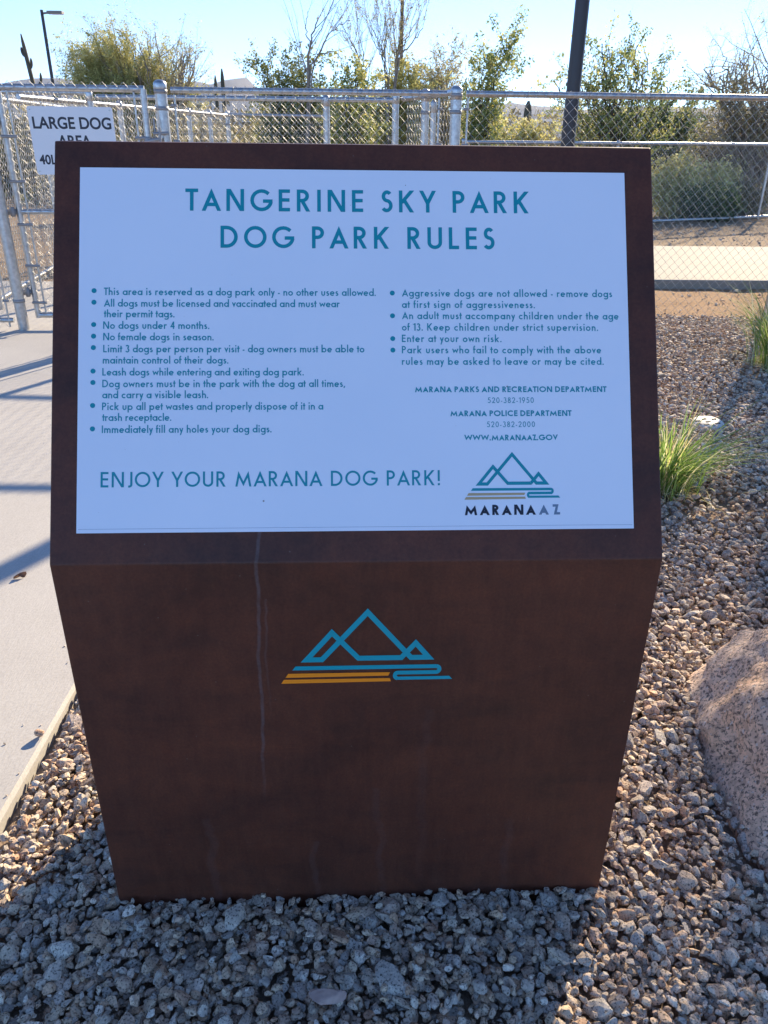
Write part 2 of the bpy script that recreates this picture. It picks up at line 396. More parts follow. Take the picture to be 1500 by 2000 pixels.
def lay(P, size, z, tmpl, zj=.006, flat=.75):
    if not len(P): return
    which = rng.integers(len(tmpl), size=len(P))
    for t, (V, F) in enumerate(tmpl):
        Q = P[which == t]; k = len(Q)
        if not k: continue
        R = rotmats(k, rng); s_ = size*np.exp(rng.normal(size=k)*.34)
        an = np.stack([rng.uniform(.9, 1.45, k), rng.uniform(.75, 1.05, k), rng.uniform(.55, .9, k)], -1)
        W = np.einsum('kij,knj->kni', R, V[None]*(an*s_[:, None])[:, None, :])
        W[:, :, 2] *= flat
        W += np.c_[Q, z+rng.normal(size=k)*zj][:, None, :]
        Fk = (F[None]+(np.arange(k)*len(V))[:, None, None]).reshape(-1, 3)
        gb.add(W.reshape(-1, 3), Fk, np.repeat(rng.random(k), len(F)))
T_near = [stone_template(2, rng) for _ in range(16)]
T_mid = [stone_template(2, rng, 9) for _ in range(12)]
T_far = [stone_template(1, rng, 7) for _ in range(12)]
near = gravel_points(-.86, 1.5, .35, 2.0, .0172)
nv_ = in_view(near)
lay(near[nv_ & ~bare(near, rng)], .0103, -.002, T_near)
P = gravel_points(-.86, 1.5, .35, 2.0, .0195); lay(P[in_view(P) & ~bare(P, rng) & (rng.random(len(P)) < .88)], .0102, .010, T_near, .006)
P = gravel_points(-.86, 1.5, .35, 2.0, .022); lay(P[in_view(P) & ~bare(P, rng)], .0075, .004, T_mid); lay(P[in_view(P) & (rng.random(len(P)) < .25)], .006, -.016, T_mid)
lay(near[~nv_], .0165, -.002, T_far)
# middle ground right of the sign
P = gravel_points(.35, 4.2, 2.0, 4.2, .0215); k = in_view(P); lay(P[k & ~bare(P, rng)], .0118, -.002, T_mid); lay(P[~k], .018, -.004, T_far)
P = gravel_points(.35, 4.2, 2.0, 4.2, .027); lay(P[in_view(P) & ~bare(P, rng)], .0116, .012, T_mid, .005)
P = gravel_points(1.5, 4.2, .35, 2.0, .032); lay(P, .017, -.002, T_far)
P = gravel_points(.6, 5.5, 4.2, 7.0, .027); lay(P[~bare(P, rng)], .013, -.003, T_far)
P = gravel_points(.6, 5.5, 4.2, 7.0, .034); lay(P[~bare(P, rng) & (rng.random(len(P)) < .8)], .0125, .012, T_far)
P = gravel_points(-.86, .35, 1.45, 4.7, .036); lay(P, .018, -.002, T_far)
# scattered stones on the dirt strip beyond the fence
P = np.c_[rng.uniform(.7, 7, 900), rng.uniform(6.95, 8.3, 900)]; lay(P, .010, .012, T_far)
P = np.c_[rng.uniform(.7, 9, 1400), rng.uniform(11.3, 16, 1400)]; lay(P, .016, -.045, T_far)
P = np.c_[-.88-np.abs(rng.normal(size=90))*.07, rng.uniform(.6, 4.6, 90)]; lay(P, .0035, ZP+.002, T_far, .0005)      # grit kicked onto the path
tag(gb.build('gravel', MT['stone']), 'grey and tan crushed granite gravel around the brown sign', 'gravel', kind='stuff')

# ------------------------------------------------------------------ the sign
XC, Y0, PSI = -.03616, 1.09054, .04615
ZK, ZT, DT, WID = .80954, 1.42014, .33889, 1.0
SL = hypot(DT, ZT-ZK); CY, CZ = DT/SL, (ZT-ZK)/SL
sign = thing('information_sign', 'brown rusted steel lectern sign with a white dog park rules panel, standing in gravel', 'sign', (XC, Y0, 0), PSI)
def face(u, v_, off=0.):                                     # point on the sloping face, off proud of it
    return (u, v_*CY-off*CZ, ZK+v_*CZ+off*CY)
import bmesh
def bevelled(profile, width, name, m, parent, bev):
    bm = bmesh.new()
    va = [bm.verts.new((-width/2, y, z)) for y, z in profile]; vb = [bm.verts.new((width/2, y, z)) for y, z in profile]
    bm.faces.new(va); bm.faces.new(vb[::-1]); k = len(profile)
    for i in range(k): bm.faces.new((va[i], vb[i], vb[(i+1) % k], va[(i+1) % k]))
    bmesh.ops.recalc_face_normals(bm, faces=bm.faces)
    bmesh.ops.bevel(bm, geom=list(bm.edges), offset=bev, segments=2, profile=.5, affect='EDGES')
    me = bpy.data.meshes.new(name); bm.to_mesh(me); bm.free(); me.materials.append(m)
    o = bpy.data.objects.new(name, me); COL.objects.link(o); o.parent = parent; return o
bevelled([(0, -.12), (0, ZK), (DT, ZT), (DT+.06, ZT), (.40, -.12)], WID, 'body', MT['corten'], sign, .0022)
# white panel
PU, PV0, PV1 = .454, .0502, .6526
b = MB(); pt = .003
c8 = [face(u, v_, o_) for o_ in (.0004, pt) for u, v_ in ((-PU-.0028, PV0), (PU-.0028, PV0), (PU-.0028, PV1), (-PU-.0028, PV1))]
b.add(c8, [(4, 5, 6, 7), (0, 1, 5, 4), (1, 2, 6, 5), (2, 3, 7, 6), (3, 0, 4, 7)])
panel = b.build('rules_panel', MT['panel'], sign)

# stroke lettering: geometric sans drawn as constant-width strokes
def arc(cx, cy, rx, ry, a0, a1, n=None):
    n = n or max(4, int(abs(a1-a0)/15))
    return [(cx+rx*cos(RAD(a0+(a1-a0)*i/n)), cy+ry*sin(RAD(a0+(a1-a0)*i/n))) for i in range(n+1)]
def S_shape(W, H, m):
    ym = H*.53; r1 = (H-m-ym)/2; r2 = (ym-m)/2
    return arc(W*.52, ym+r1, W*.44-m, r1, 35, 270, 14)[:-1]+arc(W*.48, m+r2, W*.5-m, r2, 90, -145, 14)
def apex(dx, m, H):
    y = H-m*2
    for _ in range(60): y = .5*y+.5*(H-m/sin(math.atan(dx/max(y, .2))))
    return y
def joint(P, i, w, target):
    """move vertex i of a polyline until its mitred outer corner sits at height target"""
    P = [list(p) for p in P]
    for _ in range(40):
        Lr, Rr = stroke_quads(P, w); ys = (Lr[i][1], Rr[i][1])
        P[i][1] += .5*(target-(max(ys) if target > .3 else min(ys)))
    return [tuple(p) for p in P]
def glyph(ch, w):
    m = w/2; X = .63; W = .62; A_ = 1.06; s = []
    def legs(p, q): return m*hypot(q[0]-p[0], q[1]-p[1])/abs(q[1]-p[1])
    if ch == 'A':
        W = .86; x0 = m*1.12; ya = apex(W/2-x0, m, 1.02)
        s = [[(x0, 0), (W/2, ya), (W-x0, 0)], [(x0+.29*(W/2-x0), .29), (W-x0-.29*(W/2-x0), .29)]]
    elif ch == 'C': W = .86; s = [arc(.5, .5, .5-m, .5-m, 47, 313)]
    elif ch == 'D': W = .76; s = [[(m, 0), (m, 1)], [(m, 1-m), (.27, 1-m)]+arc(.27, .5, W-.27-m, .5-m, 90, -90)[1:-1]+[(.27, m), (m, m)]]
    elif ch == 'E': W = .5; s = [[(m, 0), (m, 1)], [(m, 1-m), (W, 1-m)], [(m, .52), (W-.02, .52)], [(m, m), (W, m)]]
    elif ch == 'G': W = .98; s = [arc(.5, .5, .5-m, .5-m, 43, 352), [(.56, .46), (W, .46)]]
    elif ch == 'I': W = w; s = [[(m, 0), (m, 1)]]
    elif ch == 'J': W = .36; s = [[(W-m, 1), (W-m, .17)]+arc(W-m-.13, .17, .13, .17-m+.02, 0, -120)[1:]]
    elif ch == 'K': W = .68; s = [[(m, 0), (m, 1)], [(m+.01, .40), (W-.09, 1)], [(.235, .56), (W-m*1.3, 0)]]
    elif ch == 'L': W = .46; s = [[(m, 1), (m, m), (W, m)]]
    elif ch == 'M':
        W = 1.04; P = [(m*1.03, 0), (.2+m*.3, .8), (.52, .2), (.84-m*.3, .8), (W-m*1.03, 0)]
        for _ in range(3): P = joint(P, 1, w, 1.01); P = joint(P, 3, w, 1.01); P = joint(P, 2, w, .02)
        s = [P]
    elif ch == 'N': W = .78; s = [[(m, 0), (m, 1)], [(m*1.25, 1), (W-m*1.25, 0)], [(W-m, 0), (W-m, 1)]]
    elif ch == 'O': W = 1.; s = [arc(.5, .5, .5-m, .5-m, 0, 360, 28)]
    elif ch in 'PR':
        W = .54; y2 = .42+m; ry = (1-m-y2)/2
        s = [[(m, 0), (m, 1)], [(m, 1-m), (.24, 1-m)]+arc(.24, y2+ry, W-.24-m, ry, 90, -90)[1:-1]+[(.24, y2), (m, y2)]]
        if ch == 'R': W = .6; s.append([(.23, y2), (W-m*1.25, 0)])
    elif ch == 'S': W = .54; s = [S_shape(W, 1., m)]
    elif ch == 'T': W = .56; s = [[(0, 1-m), (W, 1-m)], [(W/2, 0), (W/2, 1-m)]]
    elif ch == 'U': W = .66; s = [[(m, 1), (m, .3)]+arc(.33, .3, .33-m, .3-m, 180, 360)[1:-1]+[(W-m, .3), (W-m, 1)]]
    elif ch == 'V': W = .8; yb = 1-apex(W/2-m*1.12, m, 1.02); s = [[(m*1.12, 1), (W/2, yb), (W-m*1.12, 1)]]
    elif ch == 'W':
        W = 1.24; P = [(m*1.05, 1), (.34, .2), (.62, .8), (.90, .2), (W-m*1.05, 1)]
        for _ in range(3): P = joint(P, 1, w, -.01); P = joint(P, 3, w, -.01); P = joint(P, 2, w, 1.0)
        s = [P]
    elif ch == 'Y': W = .76; s = [[(m*1.15, 1), (W/2, .42), (W-m*1.15, 1)], [(W/2, .45), (W/2, 0)]]
    elif ch == 'Z': W = .62; s = [[(.03, 1-m), (W-m*2, 1-m), (m*2, m), (W, m)]]
    elif ch == '!': W = w; s = [[(m, .28), (m, 1)], [(m, 0), (m, w)]]
    elif ch == '0': W = .56; s = [arc(W/2, .5, W/2-m, .5-m, 0, 360, 24)]
    elif ch == '1': W = .26; s = [[(W-m, 0), (W-m, 1)], [(.0, .8), (W-m, .94)]]
    elif ch == '2': W = .54; s = [arc(W/2, .71, W/2-m, .29-m, 175, -35)+[(m*1.6, m), (W, m)]]
    elif ch == '3': W = .52; s = [arc(W*.46, .745, W*.46-m, .255-m, 150, -85, 12), arc(W*.48, .275, W*.52-m, .275-m+.02, 85, -155, 12)]
    elif ch == '4': W = .58; s = [[(W-.15, 0), (W-.15, 1)], [(W-.15, .94), (m*1.5, .25+m), (W, .25+m)]]
    elif ch == '5': W = .52; s = [[(W-.04, 1-m), (.16, 1-m), (.11, .56)], arc(W*.46, .33, W*.54-m, .33-m, 125, -150, 14)]
    elif ch == '8': W = .52; s = [arc(W/2, .76, W*.44-m, .24-m, 0, 360, 18), arc(W/2, .28, W/2-m, .28-m, 0, 360, 18)]
    elif ch == '9': W = .56; s = [arc(W/2, .68, W/2-m, .32-m, 0, 360, 20), [(W-m*1.1, .60), (W*.42, 0)]]
    elif ch == '-': W = .24; s = [[(0, .3), (W, .3)]]
    elif ch == '.': W = w*1.15; s = [[(W/2, 0), (W/2, w*1.1)]]
    elif ch == ',': W = w*1.2; s = [[(W*.75, w*1.0), (W*.2, -.12)]]
    elif ch in 'aoedgqbp' or ch == 'c':
        r = X/2-m
        circ = arc(X/2, X/2, r, r, 0, 360, 20)
        if ch == 'o': W = X; s = [circ]
        elif ch == 'c': W = .53; s = [arc(X/2, X/2, r, r, 48, 312)]
        elif ch == 'e': W = X; s = [arc(X/2, X/2, r, r, 0, 318), [(m, X/2), (X-m, X/2)]]
        elif ch == 'a': W = X+.02; s = [circ, [(W-m, 0), (W-m, X)]]
        elif ch == 'd': W = X+.02; s = [circ, [(W-m, 0), (W-m, A_)]]
        elif ch == 'b': W = X+.02; s = [[(x+.02, y) for x, y in circ], [(m, 0), (m, A_)]]
        elif ch == 'p': W = X+.02; s = [[(x+.02, y) for x, y in circ], [(m, -.32), (m, X)]]
        elif ch == 'g': W = X+.02; s = [circ, [(W-m, X), (W-m, -.06)]+arc(W/2, -.06, W/2-m, .26-m, 0, -150)[1:]]
    elif ch == 'f': W = .34; s = [[(.13, 0), (.13, .84)]+arc(.28, .84, .15, .22-m, 180, 85)[1:], [(0, X-m), (W, X-m)]]
    elif ch in 'hn': W = .52; s = [[(m, 0), (m, A_ if ch == 'h' else X)], [(m, .34)]+arc(W/2, .36, W/2-m, X-m-.36, 180, 0)[1:-1]+[(W-m, .36), (W-m, 0)]]
    elif ch == 'i': W = w*1.1; s = [[(W/2, 0), (W/2, X)], [(W/2, .80), (W/2, .80+w*1.15)]]
    elif ch == 'k': W = .54; s = [[(m, 0), (m, A_)], [(m, .26), (W-.06, X)], [(.19, .38), (W-m, 0)]]
    elif ch == 'l': W = w; s = [[(m, 0), (m, A_)]]
    elif ch == 'm':
        W = .84; h_ = (W-2*m)/2
        s = [[(m, 0), (m, X)]]+[[(m+i*h_, .34)]+arc(m+h_*(i+.5), .38, h_/2, X-m-.38, 180, 0)[1:-1]+[(m+h_*(i+1), .38), (m+h_*(i+1), 0)] for i in (0, 1)]
    elif ch == 'r': W = .34; s = [[(m, 0), (m, X)], [(m, .34)]+arc(.27, .36, .27-m, X-m-.36, 180, 62)[1:]]
    elif ch == 's': W = .42; s = [S_shape(W, X, m)]
    elif ch == 't': W = .34; s = [[(W/2, 0), (W/2, .88)], [(0, X-m), (W, X-m)]]
    elif ch == 'u': W = .52; s = [[(m, X), (m, .27)]+arc(W/2, .27, W/2-m, .27-m, 180, 360)[1:-1]+[(W-m, .27), (W-m, X)]]
    elif ch == 'v': W = .54; s = [[(m*1.1, X), (W/2, m*2.1), (W-m*1.1, X)]]
    elif ch == 'w': W = .86; s = [[(m*1.1, X), (.24, m*2.3), (.43, X-m*2.3), (.62, m*2.3), (W-m*1.1, X)]]
    elif ch == 'x': W = .5; s = [[(m*1.3, 0), (W-m*1.3, X)], [(m*1.3, X), (W-m*1.3, 0)]]
    elif ch == 'y': W = .54; s = [[(m*1.1, X), (W*.55, .02)], [(W-m*1.1, X), (W*.28, -.32)]]
    return W, s
def stroke_quads(P, w):
    """outline of a constant-width polyline, as left/right rails (mitred joints)"""
    P = np.array(P, float); k = len(P); m = w/2
    closed = np.allclose(P[0], P[-1]) and k > 3
    if closed: P = P[:-1]; k -= 1
    d = np.roll(P, -1, 0)-P; d /= np.linalg.norm(d, axis=1)[:, None]+1e-12
    Lr, Rr = [], []
    for i in range(k):
        if closed or 0 < i < k-1:
            a = d[i-1]; b_ = d[i]; na = np.array([-a[1], a[0]]); nb = np.array([-b_[1], b_[0]])
            bis = na+nb; nn = np.linalg.norm(bis)
            if nn < 1e-6: bis = na; sc_ = 1
            else: bis /= nn; sc_ = min(4.5, 1/max(.1, bis@na))
            off = bis*m*sc_
        else:
            a = d[i] if i == 0 else d[i-1]; off = np.array([-a[1], a[0]])*m
            if k <= 5 and abs(a[1]) > .45 and abs(a[0]) > .02:      # diagonal strokes end level with the line
                off = np.array([-np.sign(a[1])*m/abs(a[1]), 0])
        Lr.append(P[i]+off); Rr.append(P[i]-off)
    if closed: Lr.append(Lr[0]); Rr.append(Rr[0])
    return np.array(Lr), np.array(Rr)
SB = {}
for ch in 'BDEHIKLMNPRUhmnprbiklu!': SB[ch] = .075
for ch in 'COGQcdegoaqs0123456789S': SB[ch] = .045
for ch in 'AVWYTvwyxtfZ': SB[ch] = .0
def put_text(mb, txt, u0, v0, u1, H, w, place, off0):
    """letters of cap height H from u0 to u1 on baseline v0"""
    bold = 1.22 if w > .2 else 1.
    xs = []; x = 0.
    for i, ch in enumerate(txt):
        if ch == ' ': x += .36; continue
        Wd, s = glyph(ch, w); sb = SB.get(ch, .05); s = [[(p[0]*bold, p[1]) for p in q_] for q_ in s]; Wd *= bold
        if i: x += sb
        xs.append((x, s)); x += Wd+sb; last = sb
    x -= last; gaps = len(txt)-1
    # track the line to its measured length
    ngap = gaps; track = ((u1-u0)/H-x)/ngap
    sq = 1.
    if track < -.03: sq = (u1-u0)/H/(x-.03*ngap); track = -.03
    x = 0.; first = True; idx = 0
    for i, ch in enumerate(txt):
        if ch == ' ': x += .36+track; continue
        Wd, s = glyph(ch, w); sb = SB.get(ch, .05); s = [[(p[0]*bold, p[1]) for p in q_] for q_ in s]; Wd *= bold
        if i: x += sb
        for q, P in enumerate(s):
            Lr, Rr = stroke_quads(P, w); k = len(Lr)
            off = off0+q*.00006
            V = [place(u0+(x+p[0])*H*sq, v0+p[1]*H, off) for p in np.concatenate([Rr, Lr])]
            mb.add(V, [(j, j+1, k+j+1, k+j) for j in range(k-1)])
        x += Wd+sb+track
def dot(mb, u, v_, r, place, off):
    mb.poly([place(u+r*cos(t*pi/10), v_+r*sin(t*pi/10), off) for t in range(20)])

T_OFF = pt+.0003
HEAD = [("TANGERINE SKY PARK",-.2851,.5811,.2865,.0373),("DOG PARK RULES",-.2274,.5190,.2281,.0371)]
RULES = [("This area is reserved as a dog park only - no other uses allowed.",-.4165,.4391,.0279),
("All dogs must be licensed and vaccinated and must wear",-.4163,.4199,-.0324),("their permit tags.",-.4162,.4023,-.3020),
("No dogs under 4 months.",-.4171,.3831,-.2455),("No female dogs in season.",-.4169,.3642,-.2385),
("Limit 3 dogs per person per visit - dog owners must be able to",-.4167,.3444,.0082),("maintain control of their dogs.",-.4172,.3258,-.2145),
("Leash dogs while entering and exiting dog park.",-.4178,.3062,-.0917),("Dog owners must be in the park with the dog at all times,",-.4177,.2869,-.0241),
("and carry a visible leash.",-.4175,.2688,-.2471),("Pick up all pet wastes and properly dispose of it in a",-.4177,.2496,-.0601),
("trash receptacle.",-.4175,.2318,-.3066),("Immediately fill any holes your dog digs.",-.4178,.2122,-.1445),
("Aggressive dogs are not allowed - remove dogs",.0713,.4385,.4248),("at first sign of aggressiveness.",.0711,.4193,.2937),
("An adult must accompany children under the age",.0709,.4004,.4348),("of 13. Keep children under strict supervision.",.0707,.3811,.3995),
("Enter at your own risk.",.0704,.3619,.2364),("Park users who fail to comply with the above",.0702,.3430,.4038),("rules may be asked to leave or may be cited.",.0700,.3237,.4076)]
DOTS = [(-.4322,.4463),(-.4322,.4271),(-.4323,.3902),(-.4324,.3710),(-.4325,.3522),(-.4327,.3135),(-.4327,.2948),(-.4328,.2572),(-.4328,.2190),(.0553,.4442),(.0553,.4059),(.0553,.3676),(.0553,.3484)]
CONTACT = [("MARANA PARKS AND RECREATION DEPARTMENT",.0909,.2780,.4113,.0096,.21),("520-382-1950",.2116,.2598,.2884,.0094,.115),
("MARANA POLICE DEPARTMENT",.1490,.2379,.3515,.0096,.21),("520-382-2000",.2096,.2196,.2896,.0094,.115),("WWW.MARANAAZ.GOV",.1713,.1975,.3278,.0095,.21)]
b = MB()
for t, u0, v0, u1, H in HEAD: put_text(b, t, u0, v0, u1, H, .158, face, T_OFF)
b.build('heading_lettering', MT['teal'], panel)
b = MB()
for t, u0, v0, u1 in RULES: put_text(b, t, u0, v0, u1, .0123, .15, face, T_OFF)
for u, v_ in DOTS: dot(b, u, v_, .0041, face, T_OFF)
b.build('rules_text', MT['teal'], panel)
b = MB()
for t, u0, v0, u1, H, wt in CONTACT: put_text(b, t, u0, v0, u1, H, wt, face, T_OFF)
b.build('contact_text', MT['teal'], panel)
b = MB(); put_text(b, "ENJOY YOUR MARANA DOG PARK!", -.4190, .1239, .1301, .0249, .135, face, T_OFF); b.build('closing_line', MT['teal'], panel)
b = MB(); b.poly([face(u, v_, T_OFF) for u, v_ in ((-PU, PV0+.0062), (PU-.005, PV0+.0062), (PU-.005, PV0+.0066), (-PU, PV0+.0066))]); b.build('border_line', MT['grey_ink'], panel)
# mountain-and-river emblem: drawn in a 1110 x 490 frame, (165,613) bottom left
def emblem(place, u0, v0, width, height, off, teal, warm, parent, nm):
    k = width/1110.; ky = height/481.
    def pl(x, y, o_): return place(u0+(x-165)*k, v0+(606-y)*ky, o_)
    def strip(mb, P, w_, o_):
        Lr, Rr = stroke_quads(P, w_); q = len(Lr)
        mb.add([pl(p[0], p[1], o_) for p in np.concatenate([Lr, Rr])], [(j, j+1, q+j+1, q+j) for j in range(q-1)])
    b = MB()
    chain = [(334, 452), (500, 276), (667, 446), (938, 446), (1029, 350), (1116, 446), (1002, 446), (724, 150), (432, 452), (334, 452)]
    # the outline crosses itself: lay it in short runs, each a hair above the last
    Lr, Rr = stroke_quads(chain, 33)
    for j in range(len(Lr)-1):
        oj = off+(.0006 if j in (1, 3) else 0)
        b.add([pl(p[0], p[1], oj) for p in (Lr[j], Lr[j+1], Rr[j+1], Rr[j])], [(0, 1, 2, 3)])
    b2 = b
    riv = [(1168, 507)]+arc(1168, 527, 21, 20, -90, 90, 10)[1:]+[(918, 547)]+arc(918, 566, 17, 19, -90, -270, 10)[1:]
    o_ = off+.00002
    b2.add([pl(*p, o_) for p in ((240, 521), (262, 494), (1168, 494), (1168, 520))], [(0, 1, 2, 3)][::1])
    strip(b2, riv, 26, o_+.00004)
    b2.add([pl(*p, o_+.00008) for p in ((918, 596), (918, 574), (1255, 574), (1276, 596))], [(0, 1, 2, 3)])
    mesh1 = b2.build(nm, teal, parent)
    b3 = MB()
    b3.add([pl(*p, off) for p in ((194, 570), (213, 543), (870, 543), (858, 566))], [(0, 1, 2, 3)])
    b3.add([pl(*p, off) for p in ((164, 610), (183, 583), (868, 583), (876, 605))], [(0, 1, 2, 3)])
    b3.build('field_stripes', warm, mesh1 if parent is sign else parent)
    return mesh1
emblem(face, .1704, .1004, .1587, .0781, T_OFF, MT['teal'], MT['tan_ink'], panel, 'panel_emblem')
b = MB(); put_text(b, "MARANA", .1701, .0742, .2888, .0169, .235, face, T_OFF); b.build('town_name', MT['black_ink'], panel)
b = MB(); put_text(b, "AZ", .2926, .0742, .3285, .0169, .235, face, T_OFF); b.build('state_name', MT['grey_ink'], panel)
def front(u, z, off=0.): return (u, -off, z)
emblem(front, -.1412, .5655, .3018, .1543, .0006, MT['teal_bright'], MT['orange'], sign, 'front_emblem')

# ------------------------------------------------------------------ chain-link fences
Q = .036
def mesh_wires(mb, A, B, z0, z1, wire=.0017, knuckle=True, ph=0):
    A = np.array(A, float); B = np.array(B, float); d = B-A; ln = np.linalg.norm(d); d /= ln; nrm = np.array([-d[1], d[0]])
    nw = int(ln/Q); nz = int(round((z1-z0)/Q))
    rr = random.Random(int(ln*1000)+ph)
    for i in range(nw):
        ks = np.arange(nz+1)
        s_ = Q*(i+((ks+i) % 2)); s_ = np.minimum(s_, ln)
        t_ = np.where((ks+i) % 2 == 0, .0017, -.0017)
        sag = .004*np.sin(ks*.21+i*.05)
        P = np.c_[A[0]+d[0]*s_+nrm[0]*(t_+sag), A[1]+d[1]*s_+nrm[1]*(t_+sag), z0+Q*ks]
        mb.tube(P, wire, 3, cap=False)
def post_parts(parent, x, y, r, top, cap=True, z0=-.02, bands=(), name='post'):
    b = MB(); b.tube([(x, y, z0), (x, y, (z0+top)/2), (x, y, top)], r, 18)
    p = b.build(name, MT['galv'], parent, smooth=True)
    if cap:
        b = MB(); b.lathe([(r*1.02, -.058), (r*1.07, -.056), (r*1.07, .006), (r*1.0, .016), (r*.8, .026), (r*.45, .033), (.0005, .035)], (x, y, top-.002), 18)
        b.build('post_cap', MT['galv'], p, smooth=True)
    if bands:
        for z in bands:
            b = MB(); b.lathe([(r*1.02, -.013), (r*1.09, -.012), (r*1.09, .012), (r*1.02, .013)], (x, y, z), 18)
            b.build('brace_band', MT['galv_dull'], p, smooth=True)
    return p
FG = 'chain-link fence runs of the dog park'
def fence(name, label, A, B, zr, posts=(), mid=None, bottom=None, z0=.05, r_rail=.021, wire=.0017, bars=(), inset=(.0, .0), over=.04, ties=True, group=FG, cat='fence', rails=True):
    """A,B ground points; posts = list of (s metres from A, radius, top)"""
    A = np.array(A, float); B = np.array(B, float); d = B-A; ln = np.linalg.norm(d); d /= ln; nrm = np.array([-d[1], d[0]])
    root = thing(name, label, cat, (A[0], A[1], 0), 0, group)
    def w2(s_, t_=0, z=0): q = d*s_+nrm*t_; return (q[0], q[1], z)
    for s_, r, top in posts:
        q = d*s_
        post_parts(root, q[0], q[1], r, top, True, -.02, (zr-.01, zr-.12, .25) if r > .03 else ())
    a, e = inset
    b = MB(); b.tube([w2(a, 0, zr), w2(ln/2, 0, zr+.001), w2(ln-e, 0, zr)], r_rail, 14); b.build('top_rail', MT['galv'], root, smooth=True)
    if mid is not None:
        b = MB(); b.tube([w2(a, 0, mid), w2(ln-e, 0, mid)], r_rail*.95, 12); b.build('middle_rail', MT['galv'], root, smooth=True)
    if bottom is not None:
        b = MB(); b.tube([w2(a, 0, bottom), w2(ln-e, 0, bottom)], r_rail*.95, 12); b.build('bottom_rail', MT['galv'], root, smooth=True)
    for s_ in bars:
        b = MB(); q = d*s_+nrm*-.012; b.tube([(q[0], q[1], z0), (q[0], q[1], zr-.03)], .008, 8); b.build('tension_bar', MT['galv'], root, smooth=True)
        s0 = -.04 if s_ < ln/2 else .04
        for z in (.25, .62, 1.0, 1.38, zr-.1):
            b = MB(); b.tube([w2(s_+s0*.8, -.012, z), w2(s_-s0*.35, -.014, z)], .010, 8)
            b.build('tension_band', MT['galv_dull'], root, smooth=True)
    b = MB(); off = -.024
    mesh_wires(b, d*(a+.005)+nrm*off, d*(ln-e-.005)+nrm*off, z0, zr+over, wire)
    b.build('wire_mesh', MT['wire'], root, smooth=True)
    if ties and ln < 8:
        for k in range(1, int(ln/.45)+1):
            b = MB()
            s_ = a+k*.45
            if s_ < ln-e:
                th = np.linspace(0, 2*pi, 13)
                q = [(w2(s_+.004*sin(t), (r_rail+.002)*cos(t), zr+(r_rail+.002)*sin(t))) for t in th]
                b.tube(q, .0022, 5, cap=False); b.build('tie_wire', MT['galv_dull'], root, smooth=True)
    return root
RZ = 1.715
# the front line: hinge post - gate - latch post - panel - corner post - right run
fence('chain_link_fence', 'galvanised chain-link run right of the corner post, in front of the concrete walk', (.49, 6.36), (4.4, 6.50), RZ,
      posts=((0, .041, 1.735), (2.66, .03, 1.70)), inset=(.07, 0), bars=(.085,))
fence('chain_link_fence', 'short chain-link panel directly behind the brown sign, between the two tall capped posts', (-1.655, 6.33), (.45, 6.36), RZ,
      posts=((0, .044, 1.748),), inset=(.075, .03), bars=(.10, 2.02))
fence('chain_link_fence', 'chain-link run at the far left, ending at the gate hinge post', (-5.2, 5.95), (-2.86, 6.09), RZ,
      posts=((2.34, .041, 1.8),), bottom=.10, inset=(0, .07), bars=(2.24,))
# gate
gA = np.array([-2.775, 6.19]); gB = np.array([-1.765, 6.27])
gd = gB-gA; gl = np.linalg.norm(gd); gd /= gl; gn = np.array([-gd[1], gd[0]])
gate = thing('chain_link_gate', 'closed chain-link gate carrying the large dog area plate, beside the tall latch post', 'gate', (gA[0], gA[1], 0))
def gp(s_, z, t_=0): q = gd*s_+gn*t_; return (q[0], q[1], z)
b = MB(); r = .024
b.tube([gp(0, .10), gp(0, .9), gp(0, RZ+.0)], r, 14); b.tube([gp(gl, .10), gp(gl, .9), gp(gl, RZ)], r, 14)
b.tube([gp(-r*.4, RZ), gp(gl/2, RZ), gp(gl+r*.4, RZ)], r*.96, 14); b.tube([gp(0, .12), gp(gl, .12)], r*.96, 14)
b.build('gate_frame', MT['galv'], gate, smooth=True)
b = MB(); b.tube([gp(0, .89), gp(gl, .89)], .020, 12); b.build('middle_rail', MT['galv'], gate, smooth=True)
b = MB(); mesh_wires(b, np.array(gp(.02, 0, -.026)[:2]), np.array(gp(gl-.02, 0, -.026)[:2]), .10, RZ+.035); b.build('wire_mesh', MT['wire'], gate, smooth=True)
for s_ in (.065, gl-.065):
    b = MB(); b.tube([gp(s_, .12, -.012), gp(s_, RZ-.02, -.012)], .008, 8); b.build('tension_bar', MT['galv'], gate, smooth=True)
for z in (.22, .5, .8, 1.1, 1.4):
    for s_, e in ((.0, .09), (gl, -.09)):
        b = MB(); b.tube([gp(s_-e*.25, z, -.022), gp(s_+e, z, -.02)], .011, 8); b.build('tension_band', MT['galv_dull'], gate, smooth=True)
for z in (.89, .30, 1.5):
    b = MB(); b.tube([gp(-.085, z-.005), gp(-.02, z)], .022, 10); b.lathe([(.012, -.035), (.018, -.03), (.018, .03), (.012, .035)], gp(-.045, z, -.02), 10)
    b.build('hinge', MT['galv_dull'], gate, smooth=True)
b = MB(); zl = 1.40
b.lathe([(.031, -.025), (.034, -.02), (.034, .02), (.031, .025)], gp(gl, zl-.02), 14)
b.tube([gp(gl, zl-.02, -.02), gp(gl+.10, zl-.005, -.03)], .016, 10)
b.tube([gp(gl+.05, zl+.03, -.05), gp(gl+.16, zl+.035, -.055)], .011, 8)
b.tube([gp(gl+.10, zl-.05, -.06), gp(gl+.10, zl+.07, -.06)], .009, 8)
b.tube([gp(gl+.06, zl+.03, -.03), gp(gl+.06, zl+.13, -.03)], .007, 8)
b.build('fork_latch', MT['galv_dull'], gate, smooth=True)
